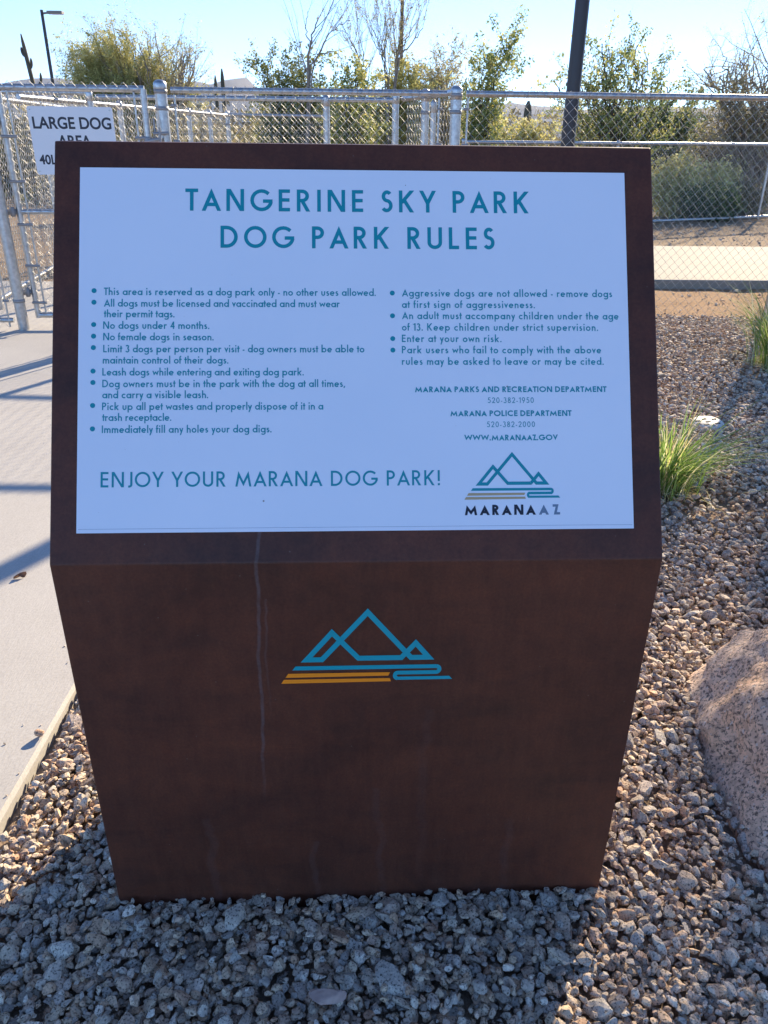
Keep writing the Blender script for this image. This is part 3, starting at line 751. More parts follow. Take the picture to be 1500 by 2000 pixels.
# plate wired to the gate
pA = np.array([-2.575, 6.155])
plate = thing('gate_plate', 'white large dog area plate with dark lettering, wired onto the chain-link gate', 'sign', (pA[0], pA[1], 1.15), math.atan2(gd[1], gd[0]))
b = MB(); hw, hh_ = .595, .447
def rr_(w_, h_, r_): 
    P = []
    for cx, cy, a0 in ((w_-r_, r_, -90), (w_-r_, h_-r_, 0), (r_, h_-r_, 90), (r_, r_, 180)): P += arc(cx, cy, r_, r_, a0, a0+90, 5)
    return P
ol = rr_(hw, hh_, .018); k = len(ol)
b.add([(x, -.0015, z) for x, z in ol]+[(x, .0015, z) for x, z in ol], [(i, k+i, k+(i+1) % k, (i+1) % k) for i in range(k)])
b.poly([(x, -.0015, z) for x, z in ol]); b.poly([(x, .0015, z) for x, z in ol][::-1])
b.build('plate', MT['plate'], plate)
def text_obj(txt, x0, x1, z0, cap, m, parent, name):
    cu = bpy.data.curves.new('t', 'FONT'); cu.body = txt; cu.size = 1; cu.offset = .026
    o = bpy.data.objects.new('t', cu); COL.objects.link(o)
    dg = bpy.context.evaluated_depsgraph_get(); me = bpy.data.meshes.new_from_object(o.evaluated_get(dg))
    bpy.data.objects.remove(o)
    V = np.zeros(len(me.vertices)*3); me.vertices.foreach_get('co', V); V = V.reshape(-1, 3)
    lo = V.min(0); hi = V.max(0)
    W = np.c_[x0+(V[:, 0]-lo[0])/(hi[0]-lo[0])*(x1-x0), np.full(len(V), -.0022), z0+(V[:, 1]-lo[1])/(hi[1]-lo[1])*cap]
    me.vertices.foreach_set('co', W.ravel().astype(np.float32)); me.materials.clear(); me.materials.append(m); me.name = name
    o = bpy.data.objects.new(name, me); COL.objects.link(o); o.parent = parent; return o
text_obj('LARGE DOG', .025, .575, .302, .079, MT['black_ink'], plate, 'lettering')
text_obj('AREA', .182, .42, .186, .077, MT['black_ink'], plate, 'lettering')
text_obj('40LBS', .030, .232, .068, .066, MT['black_ink'], plate, 'lettering')
for x, z in ((.02, .425), (.575, .425), (.02, .022), (.575, .022)):
    b = MB(); b.tube([(x, -.006, z), (x, .03, z)], .005, 8); b.build('bolt', MT['galv'], plate, smooth=True)
# inner line and side runs (the double-gate entry and the runs beyond)
fence('chain_link_fence', 'inner chain-link line behind the gate, with a bright top rail above the large dog plate', (-4.6, 7.55), (-2.66, 7.72), RZ+.03,
      posts=((1.95, .03, 1.74),), inset=(0, .0), wire=.0017)
fence('chain_link_fence', 'inner chain-link line seen through the panel behind the sign', (-2.60, 7.72), (.07, 7.62), RZ+.0,
      posts=((2.05, .03, 1.72), (2.66, .03, 1.745)), wire=.0017)
fence('chain_link_fence', 'short cross run of dense-looking mesh joining the corner post to the inner line', (.47, 6.42), (.12, 7.60), RZ+.01,
      posts=((.62, .032, 1.745), (.42, .022, 1.66)), wire=.0017)
fence('chain_link_fence', 'long chain-link side run leading away behind the large dog plate', (-2.98, 7.0), (-2.42, 13.0), RZ-.03,
      posts=((2.0, .03, 1.70), (3.1, .03, 1.70), (4.2, .03, 1.70), (5.1, .03, 1.70), (6.0, .035, 1.72)), wire=.0019, ties=False)
fence('chain_link_fence', 'side run with a bright low rail at the left edge, behind the hinge post', (-3.40, 6.85), (-4.05, 11.6), RZ-.02,
      posts=((0.0, .03, 1.74), (2.4, .03, 1.72), (4.78, .03, 1.72)), bottom=.10, wire=.0019, ties=False)
fence('chain_link_fence', 'far cross run closing the long side run, seen through the mesh', (-2.42, 13.05), (-.9, 13.4), RZ-.02,
      posts=((1.5, .03, 1.72),), wire=.0019, ties=False)
fence('chain_link_fence', 'low far fence beyond the concrete walk, with rails top and bottom', (1.22, 13.9), (9.6, 17.9), 1.36,
      posts=((0., .03, 1.38), (3.2, .03, 1.38), (7.1, .03, 1.38)), bottom=.02, wire=.0021, r_rail=.03, z0=.02, ties=False)

# ------------------------------------------------------------------ poles
def lamp(x, y, r0, r1, hgt, mt, name, label, head=None):
    t = thing(name, label, 'light pole', (x, y, 0))
    b = MB(); b.tube([(0, 0, -.05), (0, 0, hgt*.5), (0, 0, hgt)], [r0, (r0+r1)/2, r1], 20); b.build('pole', mt, t, smooth=True)
    b = MB(); b.lathe([(r0*2.0, -.05), (r0*2.0, .03), (r0*1.6, .05), (r0*1.15, .06), (r0*1.0, .09)], (0, 0, 0), 20); b.build('base_cover', mt, t, smooth=True)
    h_ = hgt
    for sx_ in ((1,) if head == 'one' else (1, -1)):
        b = MB(); b.tube([(0, 0, h_-.15), (.35*sx_, 0, h_-.12)], r1*.6, 8)
        b.box(min(.3*sx_, 1.05*sx_), max(.3*sx_, 1.05*sx_), -.18, .18, h_-.17, h_-.05)
        hd = b.build('lamp_head', MT['lamphead'], t)
        b = MB(); b.box(min(.45*sx_, 1.0*sx_), max(.45*sx_, 1.0*sx_), -.14, .14, h_-.185, h_-.171); b.build('lens', MT['lens'], hd)
    return t
lamp(1.70, 8.1, .066, .060, 6.2, MT['pole'], 'light_pole', 'thick dark bronze pole rising behind the fence right of the sign', 'two')
lamp(.33, 25., .052, .044, 9.0, MT['brownpole'], 'light_pole', 'thin brown pole among the bare trees behind the sign', 'two')
q = at(90, 90, 45.); lamp(-17.25, 45., .095, .075, 6.85, MT['pole'], 'light_pole', 'distant slim light pole at upper left with a single flat lamp head', 'one')

# ------------------------------------------------------------------ plants
def rvec(rng, n=None):
    v_ = rng.normal(size=(3,) if n is None else (n, 3)); return v_/np.linalg.norm(v_, axis=-1, keepdims=True)
def leaves(mb, C, size, rng, aspect=.5, rnd=None, droop=0.):
    C = np.asarray(C); n_ = len(C)
    if not n_: return
    a = rvec(rng, n_); b_ = np.cross(a, rvec(rng, n_)); b_ /= np.linalg.norm(b_, axis=1)[:, None]+1e-9
    s_ = (size*np.exp(rng.normal(size=n_)*.3))[:, None]
    a = a*s_; b_ = b_*s_*aspect
    V = np.stack([C-a, C+b_, C+a, C-b_], 1).reshape(-1, 3)
    F = np.arange(n_*4).reshape(-1, 4)
    mb.add(V, F, rng.random(n_) if rnd is None else np.clip(rnd+rng.normal(size=n_)*.18, 0, 1))
def ribbon(mb, P, w0, rnd, rng):
    """thin twig drawn as a 3-sided tube"""
    k = len(P); mb.tube(P, np.linspace(w0, w0*.35, k), 3, cap=False, r=rnd)
def bez(p0, p1, p2, p3, n_):
    t = np.linspace(0, 1, n_)[:, None]
    return (1-t)**3*p0+3*(1-t)**2*t*p1+3*(1-t)*t*t*p2+t**3*p3
def branch(wood, twigs, leafmb, P, r0, lvl, rng, cfg):
    """P polyline; side shoots, and leaves on the last level"""
    P = np.asarray(P); k = len(P); ln = np.linalg.norm(np.diff(P, axis=0), axis=1).sum()
    R = r0*np.linspace(1, .3, k)
    (wood if r0 > cfg['thin'] else twigs).tube(P, R, 6 if r0 > .02 else 4 if r0 > .008 else 3, cap=False, r=rng.random())
    if lvl >= cfg['levels']:
        nl = cfg['leaves']
        if nl:
            t = rng.random(nl)**.7*(k-1); i = np.minimum(t.astype(int), k-2); f_ = (t-i)[:, None]
            C = P[i]*(1-f_)+P[i+1]*f_+rng.normal(size=(nl, 3))*cfg['spread']
            leaves(leafmb, C, cfg['leaf'], rng, cfg.get('aspect', .5), rng.random())
        return
    nc = cfg['kids'][lvl]
    for q in range(nc):
        t = (.22+.78*(q+rng.random())/nc)*(k-1); i = min(int(t), k-2); f_ = t-i
        p = P[i]*(1-f_)+P[i+1]*f_; d = P[i+1]-P[i]; d /= np.linalg.norm(d)+1e-9
        side = rvec(rng); side -= d*(side@d); side /= np.linalg.norm(side)
        an = cfg['angle']*(.6+.8*rng.random()); nd = d*cos(an)+side*sin(an); nd[2] += cfg['up']; nd /= np.linalg.norm(nd)
        l2 = ln*cfg['ratio']*(.5+.8*rng.random())*(1-.45*t/(k-1))
        wob = rvec(rng)*l2*.13; tip = p+nd*l2+np.array([0, 0, cfg['up']*.25*l2])
        C = bez(p, p+nd*l2*.35+wob, tip-nd*l2*.25-wob*.6, tip, 5)
        branch(wood, twigs, leafmb, C, max(.0022, r0*.5*(1-.5*t/(k-1))), lvl+1, rng, cfg)
def plant(name, label, cat, base, stems, cfg, wood, leaf, seed, group=None, twig_to_crown=True, r0=.03):
    """stems: world-space polylines starting at the base"""
    rng = np.random.default_rng(seed); base = np.asarray(base, float)
    t = thing(name, label, cat, base, 0, group)
    wm, lm = MB(), MB(); tm = lm if twig_to_crown else wm
    for s_ in stems:
        P = np.asarray(s_, float)-base
        # smooth resample
        if len(P) > 2:
            tt = np.linspace(0, len(P)-1, 4*len(P)); i = np.minimum(tt.astype(int), len(P)-2); f_ = (tt-i)[:, None]
            P = P[i]*(1-f_)+P[i+1]*f_
            for _ in range(3): P[1:-1] = (P[:-2]+2*P[1:-1]+P[2:])/4
        P[1:-1] += rng.normal(size=P[1:-1].shape)*cfg.get('wob', .015)
        branch(wm, tm, lm, P, r0*(.7+.5*rng.random()), 0, rng, cfg)
    if wm.n: wm.build('trunk', wood, t, smooth=True)
    if lm.n: lm.build('crown', leaf, t)
    return t
def bowl(base, blobs, n_, rng, lift=.35):
    """stems from the base to tips spread through ellipsoids given as (centre, radii)"""
    out_ = []; base = np.asarray(base, float)
    for i in range(n_):
        c, rad = blobs[rng.integers(len(blobs))]
        tip = np.asarray(c)+rvec(rng)*np.asarray(rad)*rng.uniform(.45, 1.)**.5
        tip[2] = max(tip[2], .25)
        h_ = tip[2]-base[2]; b0 = base+np.array([rng.normal()*.18, rng.normal()*.18, 0])
        d = tip-b0
        out_.append(bez(b0, b0+np.array([d[0]*.12, d[1]*.12, h_*lift]), b0+d*.62+np.array([0, 0, h_*.10]), tip, 7))
    return out_
def blob(px, py, rx, ry, Y, ryd=None):
    """an ellipsoid centred in the direction of a survey point, radii given in survey pixels"""
    c = at(px, py, Y); sc_ = (c-EYE)@FWD/FOC
    return (c, (rx*sc_, (ryd or rx*.8)*sc_, ry*sc_))
BG = 'desert trees and bushes behind the fences'
rg = np.random.default_rng(3)
# left palo verde: dense yellow-green skirt with airy, nearly bare tops
Yp = 27.
bs = (at(300, 330, Yp)[0], Yp, -.05)
cfgP = dict(levels=2, kids=[7, 6], leaves=12, leaf=.036, spread=.05, aspect=.28, angle=.55, up=.18, ratio=.42, thin=.012, wob=.03)
plant('palo_verde', 'yellow-green bushy palo verde at upper left, between the tall saguaro and the bare tree', 'tree', bs,
      bowl(bs, [blob(235, 130, 75, 38, Yp), blob(190, 148, 48, 24, Yp), blob(280, 150, 60, 40, Yp), blob(225, 185, 95, 40, Yp), blob(320, 190, 90, 40, Yp), blob(235, 120, 50, 26, Yp), blob(170, 150, 34, 16, Yp)], 120, rg), dict(cfgP, leaves=22), MT['bark_green'], MT['pv_leaf'], 21, BG, r0=.028)
plant('palo_verde', 'sparse grey-green palo verde with airy bare twigs, right of the yellow-green one', 'tree', (bs[0]+.6, Yp-.6, -.05),
      bowl((bs[0]+.6, Yp-.6, -.05), [blob(285, 85, 32, 32, Yp-.6), blob(340, 110, 40, 26, Yp-.6), blob(370, 125, 24, 22, Yp-.6), blob(205, 92, 32, 24, Yp-.6), blob(315, 145, 60, 20, Yp-.6)], 26, rg),
      dict(cfgP, leaves=5, leaf=.035, kids=[7, 5], ratio=.36), MT['bark_grey'], MT['pale_leaf'], 22, BG, r0=.04)
# centre: creosote with a bare tree standing in it
Yc = 20.
bs = (at(575, 330, Yc)[0], Yc, -.05)
cfgC = dict(levels=2, kids=[6, 5], leaves=15, leaf=.028, spread=.045, aspect=.5, angle=.6, up=.15, ratio=.34, thin=.010, wob=.03)
plant('creosote_bush', 'olive creosote bush behind the short fence panel, around the leafless forked tree', 'bush', bs,
      bowl(bs, [blob(570, 165, 62, 32, Yc), blob(600, 145, 40, 25, Yc), blob(525, 150, 28, 14, Yc), blob(580, 225, 80, 40, Yc), blob(620, 215, 60, 50, Yc), blob(550, 250, 70, 40, Yc)], 58, rg), cfgC, MT['bark_dark'], MT['creo_leaf'], 31, BG, r0=.022)
Yt = 19.4
def pxs(pts, Y, jit=.25, seed=0):
    r_ = np.random.default_rng(seed); return [at(x, y, Y+(r_.normal()*jit if i else 0)) for i, (x, y) in enumerate(pts)]
bs = at(596, 330, Yt); bs[2] = -.05
cfgB = dict(levels=3, kids=[6, 4, 3], leaves=0, leaf=.03, spread=.03, angle=.55, up=.25, ratio=.34, thin=.0, wob=.012)
plant('bare_tree', 'leafless forked tree with one upright and one leaning limb above the creosote bush', 'tree', bs,
      [np.vstack([bs]+[pxs(((602, 130), (606, 90), (596, 60), (601, 22)), Yt, .2, 1)]), np.vstack([bs]+[pxs(((603, 130), (622, 108), (640, 70), (660, 52), (684, 40)), Yt, .3, 2)]),
       np.vstack([bs]+[pxs(((608, 118), (632, 104), (655, 98), (668, 118)), Yt, .3, 3)]), np.vstack([bs]+[pxs(((600, 125), (605, 80), (618, 45), (622, 30)), Yt, .3, 4)])],
      dict(cfgB, kids=[5, 3, 2]), MT['bark_grey'], MT['bark_grey'], 32, BG, twig_to_crown=False, r0=.026)
bs = (at(688, 330, 17.)[0], 17., -.05)
plant('creosote_bush', 'narrow green leafy bush just left of the feathery bare trees', 'bush', bs,
      bowl(bs, [blob(688, 150, 16, 22, 17.), blob(680, 200, 28, 40, 17.), blob(700, 240, 40, 40, 17.)], 22, rg), dict(cfgC, leaf=.03, kids=[5, 4]), MT['bark_dark'], MT['ironwood_leaf'], 33, BG, r0=.02)
Yb = 22.
bs = at(712, 330, Yb); bs[2] = -.05
cfgF = dict(levels=3, kids=[7, 5, 4], leaves=3, leaf=.022, spread=.02, aspect=.3, angle=.36, up=.22, ratio=.36, thin=.011, wob=.015)
plant('palo_verde', 'slender pale feathery tree, the left one of the two beside the thin brown pole', 'tree', bs,
      [np.vstack([bs]+[pxs(p, Yb, .3, i)]) for i, p in enumerate((((712, 170), (700, 110), (685, 75), (672, 55)), ((713, 165), (704, 125), (690, 90), (697, 55)), ((714, 165), (712, 120), (706, 85), (704, 58)), ((700, 115), (682, 85), (664, 68))))],
      dict(cfgF, leaves=2), MT['bark_grey'], MT['pale_leaf'], 34, BG, r0=.022)
bs = at(762, 330, Yb); bs[2] = -.05
plant('palo_verde', 'wide pale feathery tree with two forks around the thin brown pole', 'tree', bs,
      [np.vstack([bs]+[pxs(p, Yb, .35, i+9)]) for i, p in enumerate((((758, 160), (752, 110), (735, 75), (725, 45)), ((757, 160), (751, 115), (748, 70), (755, 30)), ((770, 160), (775, 115), (770, 70), (768, 35)), ((770, 165), (776, 112), (795, 75), (812, 45)), ((776, 112), (800, 90), (826, 55)), ((771, 160), (778, 110), (785, 70), (790, 32)), ((752, 118), (740, 100), (722, 62))))],
      cfgF, MT['bark_grey'], MT['pale_leaf'], 35, BG, r0=.024)
bs = (at(868, 330, 24.)[0], 24., -.05)
plant('desert_bush', 'small pale twiggy bush top left of the capped corner post', 'bush', bs,
      bowl(bs, [blob(868, 140, 20, 16, 24.), blob(860, 175, 34, 24, 24.), blob(830, 175, 34, 18, 24.), blob(860, 220, 50, 40, 24.)], 30, rg), dict(cfgP, leaf=.045, leaves=7), MT['bark_grey'], MT['pale_leaf'], 36, BG, r0=.02)
bs = (at(785, 330, 23.)[0], 23., -.05)
plant('desert_bush', 'low yellow-green bush at the foot of the feathery trees', 'bush', bs,
      bowl(bs, [blob(790, 170, 32, 16, 23.), blob(770, 210, 50, 30, 23.), blob(740, 220, 40, 40, 23.)], 36, rg), dict(cfgP, leaf=.05, leaves=12), MT['bark_green'], MT['pv_leaf'], 37, BG, r0=.02)
# dark green bush with one long shoot, behind the corner post
Yd = 15.
bs = (at(950, 330, Yd)[0], Yd, -.05)
sh = [np.vstack([bs]+[pxs(p, Yd, .12, i+40)]) for i, p in enumerate((((952, 190), (962, 160), (976, 120), (1000, 76)), ((955, 190), (968, 150), (985, 112), (996, 88)), ((950, 190), (950, 160), (965, 150), (982, 128))))]
plant('creosote_bush', 'dark green bush behind the corner post with one long shoot leaning right', 'bush', bs,
      sh+bowl(bs, [blob(925, 165, 24, 14, Yd), blob(945, 145, 16, 14, Yd), blob(955, 190, 34, 22, Yd), blob(925, 235, 36, 30, Yd)], 15, rg), dict(cfgC, leaf=.024, kids=[8, 5], leaves=18, ratio=.24), MT['bark_dark'], MT['ironwood_leaf'], 38, BG, r0=.018)
# big bush right of the dark pole
Yr = 18.5
bs = (at(1215, 345, Yr)[0], Yr, -.05)
cfgR = dict(levels=2, kids=[6, 4], leaves=12, leaf=.029, spread=.05, aspect=.55, angle=.6, up=.16, ratio=.32, thin=.010, wob=.04)
plant('desert_bush', 'large open leafy bush right of the thick dark pole', 'bush', bs,
      bowl(bs, [blob(1210, 110, 60, 42, Yr), blob(1150, 130, 50, 50, Yr), blob(1250, 150, 80, 50, Yr), blob(1110, 165, 38, 28, Yr), blob(1200, 200, 110, 50, Yr), blob(1290, 215, 60, 50, Yr), blob(1160, 240, 90, 40, Yr)], 46, rg), cfgR, MT['bark_dark'], MT['ironwood_leaf'], 41, BG, r0=.03)
bs = (at(1285, 345, 22.5)[0], 22.5, -.05)
plant('desert_bush', 'dense dark bush filling the gap below the large open bush', 'bush', bs,
      bowl(bs, [blob(1290, 240, 60, 40, 22.5), blob(1340, 230, 50, 40, 22.5), blob(1250, 260, 60, 30, 22.5), blob(1330, 270, 60, 30, 22.5)], 34, rg), dict(cfgR, leaf=.036, leaves=9), MT['bark_dark'], MT['dark_leaf'], 42, BG, r0=.03)
Ye = 21.
bs = (at(1470, 350, Ye)[0], Ye, -.05)
plant('palo_verde', 'tall pale grey tree with tangled twigs at the right edge', 'tree', bs,
      bowl(bs, [blob(1480, 90, 60, 60, Ye), blob(1430, 140, 50, 40, Ye), blob(1400, 130, 26, 26, Ye), blob(1520, 120, 60, 70, Ye), blob(1450, 190, 70, 50, Ye), blob(1500, 250, 90, 70, Ye), blob(1420, 250, 60, 60, Ye)], 46, rg),
      dict(cfgP, kids=[7, 6], leaves=9, leaf=.026, angle=.75, up=.08, ratio=.38, wob=.07), MT['bark_grey'], MT['pale_leaf'], 43, BG, r0=.045)
bs = (at(1450, 380, 22.5)[0], 22.5, -.05)
plant('desert_bush', 'brown-grey shaded bush below the tall pale tree at the right edge', 'bush', bs,
      bowl(bs, [blob(1440, 280, 60, 36, 22.5), blob(1490, 290, 50, 36, 22.5), blob(1400, 285, 40, 30, 22.5)], 60, rg), dict(cfgR, leaf=.036, leaves=8), MT['bark_dark'], MT['scrub_leaf'], 44, BG, r0=.03)
# low bushes right behind the far fence
def low(px, py, rx, ry, Y, leaf, label, seed, n_=60, sz=.03):
    c = at(px, py, Y); bs_ = (c[0], Y, -.04)
    return plant('low_bush', label, 'bush', bs_, bowl(bs_, [blob(px, py, rx, ry, Y)], n_, rg, .5), dict(levels=1, kids=[9], leaves=14, leaf=sz, spread=.05, aspect=.45, angle=.6, up=.2, ratio=.4, thin=.012, wob=.02), MT['bark_dark'], leaf, seed, 'low bushes along the far fence', r0=.010)
low(1320, 350, 48, 28, 17.5, MT['brittle_leaf'], 'low yellowish bush behind the far fence, nearest the sign', 51, 80)
low(1395, 355, 40, 30, 18.3, MT['brittle_leaf'], 'low yellowish bush behind the far fence, under the brown-grey bush', 52, 70)
low(1385, 405, 46, 20, 16.9, MT['dark_leaf'], 'low dark green bush hugging the bottom rail of the far fence', 53, 90)
low(1450, 400, 34, 24, 18.2, MT['scrub_leaf'], 'low grey shrub beside the far fence post at right', 54, 60)
bs = (at(985, 330, 21.)[0], 21., -.05)
plant('desert_bush', 'straw-coloured low bush seen through the mesh between corner post and thick dark pole', 'bush', bs,
      bowl(bs, [blob(985, 250, 55, 22, 21.), blob(1040, 262, 40, 16, 21.), blob(940, 255, 30, 18, 21.)], 40, rg, .5), dict(cfgR, leaf=.034, leaves=12, kids=[6, 4], ratio=.25), MT['bark_grey'], MT['brittle_leaf'], 45, BG, r0=.015)
# ---- saguaros
def saguaro(px, py, Y, label, r, arms, topz, lean=0.):
    x = at(px, py, Y)[0]
    if topz is None: topz = at(px, py, Y)[2]+.05
    t = thing('saguaro', label, 'cactus', (x, Y, -.05), 0, 'saguaros in the distance')
    def ribbed(P, rad):
        P = np.asarray(P, float); k = len(P); n_ = 22; mb = MB()
        tt = np.linspace(0, k-1, k*4); i = np.minimum(tt.astype(int), k-2); f_ = (tt-i)[:, None]; P2 = P[i]*(1-f_)+P[i+1]*f_
        for _ in range(3): P2[1:-1] = (P2[:-2]+2*P2[1:-1]+P2[2:])/4
        R = np.full(len(P2), rad); kk = len(R)
        R *= np.clip(1-np.maximum(0, np.linspace(0, 1, kk)-.82)**2*22, .22, 1); R[:2] *= .85
        mb.tube(P2, R, n_, r=0)
        V = mb.V[0].reshape(kk, n_, 3); c = P2[:, None, :]
        V[:] = c+(V-c)*np.where(np.arange(n_) % 2 == 0, 1.06, .9)[None, :, None]; mb.V[0] = V.reshape(-1, 3)
        return mb
    ribbed([(0, 0, 0), (lean*.3, 0, topz*.35), (lean*.7, 0, topz*.7), (lean, 0, topz)], r).build('trunk', MT['cactus'], t, smooth=True)
    for (z0_, dx, dz) in arms:
        ribbed([(lean*z0_/topz, 0, z0_), (lean*z0_/topz+dx*.6, 0, z0_+.02), (lean*z0_/topz+dx, 0, z0_+.35*dz), (lean*z0_/topz+dx*1.05, 0, z0_+dz)], r*.62).build('arm', MT['cactus'], t, smooth=True)
    return t
saguaro(77, 170, 56., 'tall leaning saguaro at upper left with short arms', .125, [(4.1, .55, .75), (5.75, -.22, .5), (5.1, .20, .55)], 6.95, -.62)
saguaro(420, 147, 60., 'shorter of the two thin saguaros on the mountain skyline', .12, [], None)
saguaro(433, 134, 58., 'taller of the two thin saguaros on the mountain skyline', .13, [], None)
saguaro(1031, 215, 40., 'small stubby saguaro seen through the mesh right of the corner post', .17, [(1.5, .34, .4)], 3.0)
# ---- grass clumps in the gravel
def clump(x, y, hgt, n_, seed, label, spread=.5, lean=(0, 0)):
    rng = np.random.default_rng(seed); t = thing('grass_clump', label, 'grass', (x, y, 0), 0, 'grass clumps growing in the gravel')
    b = MB()
    for i in range(n_):
        az = rng.uniform(0, 2*pi); r_ = abs(rng.normal())*.07
        p0 = np.array([r_*cos(az), r_*sin(az), -.01]); a2 = az+rng.normal()*.5
        l_ = hgt*rng.uniform(.55, 1.25); out_ = l_*spread*rng.uniform(.15, 1.1)
        dirv = np.array([cos(a2)+lean[0], sin(a2)+lean[1], 0])
        k = 6; tt = np.linspace(0, 1, k)[:, None]
        P = p0+dirv*out_*tt**1.7+np.array([0, 0, 1])*(l_*(tt-.45*spread*tt**2.6*rng.uniform(.2, 1.25)))
        P[1:] += rng.normal(size=(k-1, 3))*.004
        sd = np.cross(dirv, [0, 0, 1]); sd = sd/(np.linalg.norm(sd)+1e-9)
        sd = sd*cos(rng.uniform(-1, 1))+np.array([0, 0, .3])*rng.normal()
        wd = (.0032*rng.uniform(.6, 1.3)*np.array([1, 1, .95, .8, .55, .12]))[:, None]
        V = np.concatenate([P-sd*wd, P+sd*wd]); F = [(j, j+1, k+j+1, k+j) for j in range(k-1)]
        dry = rng.random() < .2
        b.add(V, F, rng.uniform(.84, 1) if dry else rng.uniform(0, .8))
    b.build('blades', MT['grass'], t)
    b = MB()
    for i in range(n_//4):                      # straw thatch at the foot
        az = rng.uniform(0, 2*pi); r_ = abs(rng.normal())*.12; l_ = rng.uniform(.04, .14); a2 = rng.uniform(0, 2*pi)
        p0 = np.array([r_*cos(az), r_*sin(az), .012+rng.random()*.02])
        b.tube([p0, p0+np.array([cos(a2)*l_*.5, sin(a2)*l_*.5, .012]), p0+np.array([cos(a2)*l_, sin(a2)*l_, rng.uniform(-.01, .02)])], .0013, 3, cap=False, r=rng.uniform(.84, 1))
    b.build('thatch', MT['grass'], t)
    return t
clump(1.27, 3.20, .38, 480, 61, 'green grass clump with straw tips touching the right edge of the sign', .85, (.22, -.05))
clump(2.74, 5.32, .55, 700, 62, 'taller grass clump at the right edge of the photo below the fence', .75, (-.1, 0))
plant('mesquite', 'unseen airy mesquite beyond the fence, off the right edge, placed to shade the gravel', 'tree', (4.75, 7.75, -.03),  # unseen tree, its place and crown set for dappled shade on the right gravel
      bowl((4.75, 7.75, -.03), [((4.70, 7.7, 2.75), (.85, .8, .85)), ((4.55, 7.6, 2.1), (.7, .7, .5)), ((4.55, 7.55, 3.6), (.65, .7, .6))], 56, np.random.default_rng(8), .5), dict(levels=2, kids=[6, 4], leaves=14, leaf=.022, spread=.04, aspect=.45, angle=.6, up=.15, ratio=.35, thin=.008, wob=.02), MT['bark_dark'], MT['creo_leaf'], 63, None, r0=.022)

# ------------------------------------------------------------------ boulder
def boulder(name, label, c, rad, seed, m, planes=9, sub=6, amp=.05):
    from mathutils import noise as mn
    rng = np.random.default_rng(seed); V, F = ico(sub); V = V.copy()
    for _ in range(planes):
        nr = rng.normal(size=3); nr[2] = abs(nr[2])*.8; nr /= np.linalg.norm(nr); d = rng.uniform(.66, .9)
        V -= np.maximum(V@nr-d, 0)[:, None]*nr*.85
    dsp = np.array([mn.fractal(Vector(v_*1.6+seed), 1.0, 2.0, 5)*amp + mn.fractal(Vector(v_*6+seed), .8, 2.1, 6)*amp*.42 for v_ in V])
    V = V*(1+dsp[:, None])*np.asarray(rad)
    b = MB(); b.add(V, F); o = b.build(name, m, None, smooth=True); o.location = c
    return tag(o, label, name)
boulder('boulder', 'large pinkish speckled granite boulder half out of the frame at right', (1.305, 1.47, .075), (.555, .52, .365), 7, MT['granite'], planes=16, amp=.075)
# round valve cover lying in the gravel
t = thing('valve_cover', 'pale round cover with dark slots lying in the gravel behind the near grass clump', 'cover', (1.80, 4.08, .006), RAD(15))
t.rotation_euler = (RAD(5), RAD(-3), RAD(15))
b = MB(); b.lathe([(.085, -.05), (.088, 0), (.086, .012), (.080, .017), (.0005, .019)], (0, 0, 0), 32); b.build('lid', MT['lid'], t, smooth=True)
for x, y in ((-.05, .025), (.0, .035), (.05, .02), (-.03, -.03), (.035, -.035), (.0, .0)):
    b = MB(); b.box(x-.014, x+.014, y-.006, y+.006, .0145, .0205); b.build('slot', MT['slot'], t)
# green box lid at the foot of the right fence post
b = MB(); b.lathe([(.16, -.05), (.16, .05), (.15, .075), (.10, .085), (.0005, .087)], (0, 0, 0), 24)
o = b.build('irrigation_box', MT['greenbox'], smooth=True); o.location = (3.24, 6.2, -.02); tag(o, 'pale green plastic box lid at the foot of the right fence post', 'box')
# dried leaf on the path, stone on its edge, flat pink stone
b = MB(); k = 7; rg2 = np.random.default_rng(2)
V = []; 
for i in range(k):
    s_ = i/(k-1); wv = .009*sin(pi*s_)**.7+.0006
    V += [(-.022+.044*s_, -wv, .006+.010*s_+.010*sin(6*s_)), (-.022+.044*s_, 0, .003+.008*s_), (-.022+.044*s_, wv, .010+.012*s_)]
b.add(V, [(3*i+j, 3*i+3+j, 3*i+4+j, 3*i+1+j) for i in range(k-1) for j in (0, 1)], .4)
o = b.build('dry_leaf', MT['dryleaf'], smooth=True); o.location = (-1.275, 2.32, ZP-.002); o.rotation_euler = (0, 0, .5); tag(o, 'curled brown dry leaf lying on the concrete path', 'leaf')
def single_stone(c, rad, seed, m, label):
    rng2 = np.random.default_rng(seed); V, F = stone_template(3, rng2, 12); b = MB(); b.add(V*np.asarray(rad), F, .66)
    o = b.build('stone', m); o.location = c; return tag(o, label, 'stone')
single_stone((-.885, 1.53, ZP+.010), (.020, .014, .013), 5, MT['stone'], 'single tan stone sitting on the edge of the concrete path')
single_stone((-.093, .868, .030), (.036, .017, .012), 9, MT['pinkstone'], 'flat pink stone on the gravel in front of the sign')

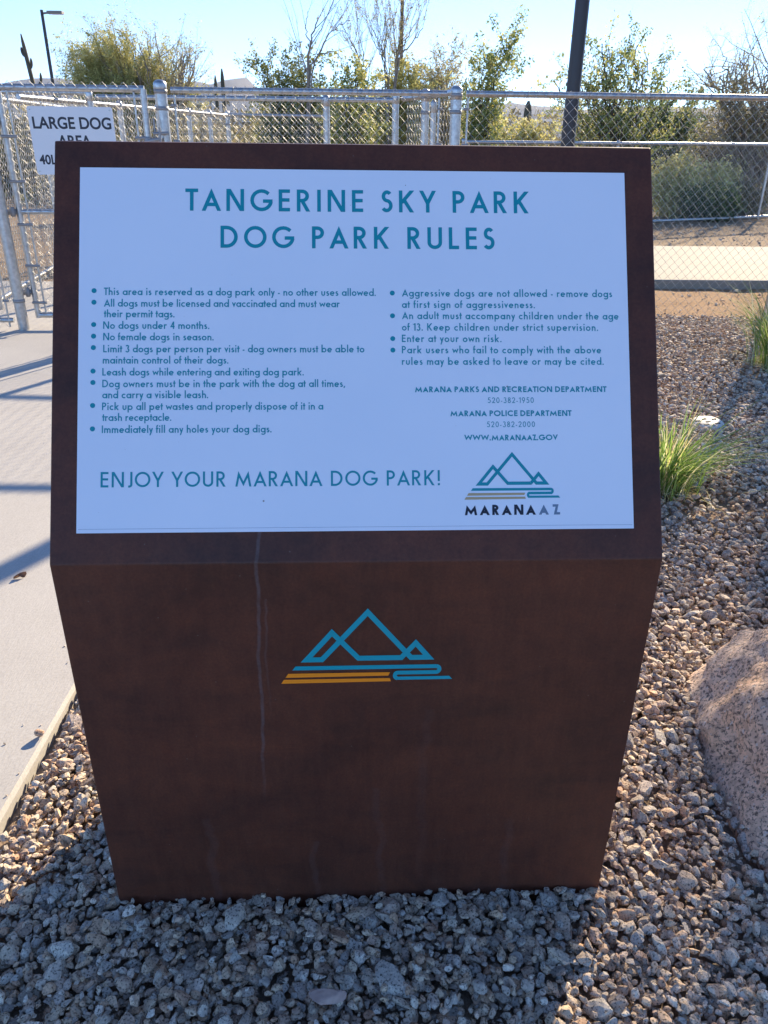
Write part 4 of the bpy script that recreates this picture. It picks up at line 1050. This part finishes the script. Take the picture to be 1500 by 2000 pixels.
# ------------------------------------------------------------------ distant scrub, mountains, air
rng = np.random.default_rng(77)
sb_ = MB()
for i in range(520):
    Y = 20+110*rng.random()**1.6
    x = rng.uniform(-.62, .62)*Y
    if Y < 30 and -3 < x < 6 and rng.random() < .5: continue
    if Y < 25 and x > 3: continue
    h_ = rng.uniform(.8, 2.6)*(1.0 if Y > 26 else .8); wd = rng.uniform(.7, 1.8)
    nl = int(220*min(1, 30/Y)+50)
    d = rvec(rng, nl); rr2 = rng.random(nl)**.4
    C = d*rr2[:, None]*np.array([wd, wd, h_*.62])+np.array([x, Y, h_*.45]); C[:, 2] = np.abs(C[:, 2])
    C += .18*np.sin(C*3.1+i)*wd*.5
    leaves(sb_, C, .055+.0016*Y, rng, .45, rng.random())
    for q in range(7):
        tip = np.array([x, Y, 0])+rvec(rng)*np.array([wd*.7, wd*.7, .1])+np.array([0, 0, h_*rng.uniform(.5, 1.05)])
        sb_.tube(bez(np.array([x, Y, -.05]), np.array([x, Y, h_*.3]), tip-np.array([0, 0, .2]), tip, 4), np.array([.02, .014, .01, .005]), 3, cap=False, r=.2)
tag(sb_.build('scrub', MT['scrub_leaf']), 'brownish green desert scrub stretching away behind the fences', 'scrub', kind='stuff')
def range_(name, pts, Y, depth):
    """a ridge with real depth: crest heights along x, foothills towards the camera"""
    from mathutils import noise as mn
    P = [at(px, py, Y) for px, py in pts]; xs = np.array([p[0] for p in P]); zs = np.array([p[2] for p in P])
    gx, gy = 160, 14; X = np.linspace(xs[0], xs[-1], gx); H = np.interp(X, xs, zs)
    b = MB(); V = []
    for j in range(gy):
        t_ = j/(gy-1); prof = sin(pi*min(1, t_*1.0))**.9 if t_ < .5 else cos(pi*(t_-.5))**.9
        for i in range(gx):
            nz = mn.fractal(Vector((X[i]*.004, t_*4, 1.7)), 1., 2., 5)
            V.append((X[i], Y-depth*(.5-t_), max(-1, H[i]*prof*(1+.10*nz*(1-abs(2*t_-1))) if t_ != .5 else H[i])-1))
    b.add(V, [(j*gx+i, j*gx+i+1, (j+1)*gx+i+1, (j+1)*gx+i) for j in range(gy-1) for i in range(gx-1)])
    return structure(b.build(name, MT['rock'], smooth=True))
range_('mountains', [(-700, 215), (-200, 175), (-60, 165), (0, 160), (8, 156), (18, 164), (36, 164), (45, 153), (70, 152), (120, 153), (132, 158), (180, 166), (260, 172), (340, 165), (385, 156), (400, 160), (415, 165), (440, 157), (465, 152), (478, 153), (488, 168), (505, 178), (560, 190), (640, 200), (760, 214), (900, 216), (960, 208), (990, 197), (1010, 199), (1060, 208), (1120, 214), (1300, 205), (1600, 210), (2200, 230)], 3800, 1400)
# low green rise far behind the fences
hz = MB(); hz.box(-4200, 4200, -60, 4700, -2.5, 420)
hm = bpy.data.materials.new('haze'); hm.use_nodes = True; hm.node_tree.nodes.clear()
ho = hm.node_tree.nodes.new('ShaderNodeOutputMaterial'); hv = hm.node_tree.nodes.new('ShaderNodeVolumePrincipled')
hv.inputs['Color'].default_value = (.55, .71, 1, 1); hv.inputs['Density'].default_value = .0001; hv.inputs['Anisotropy'].default_value = .2
hm.node_tree.links.new(hv.outputs[0], ho.inputs['Volume'])
tag(hz.build('haze', hm), 'pale blue haze over the far mountains', 'haze', kind='stuff')
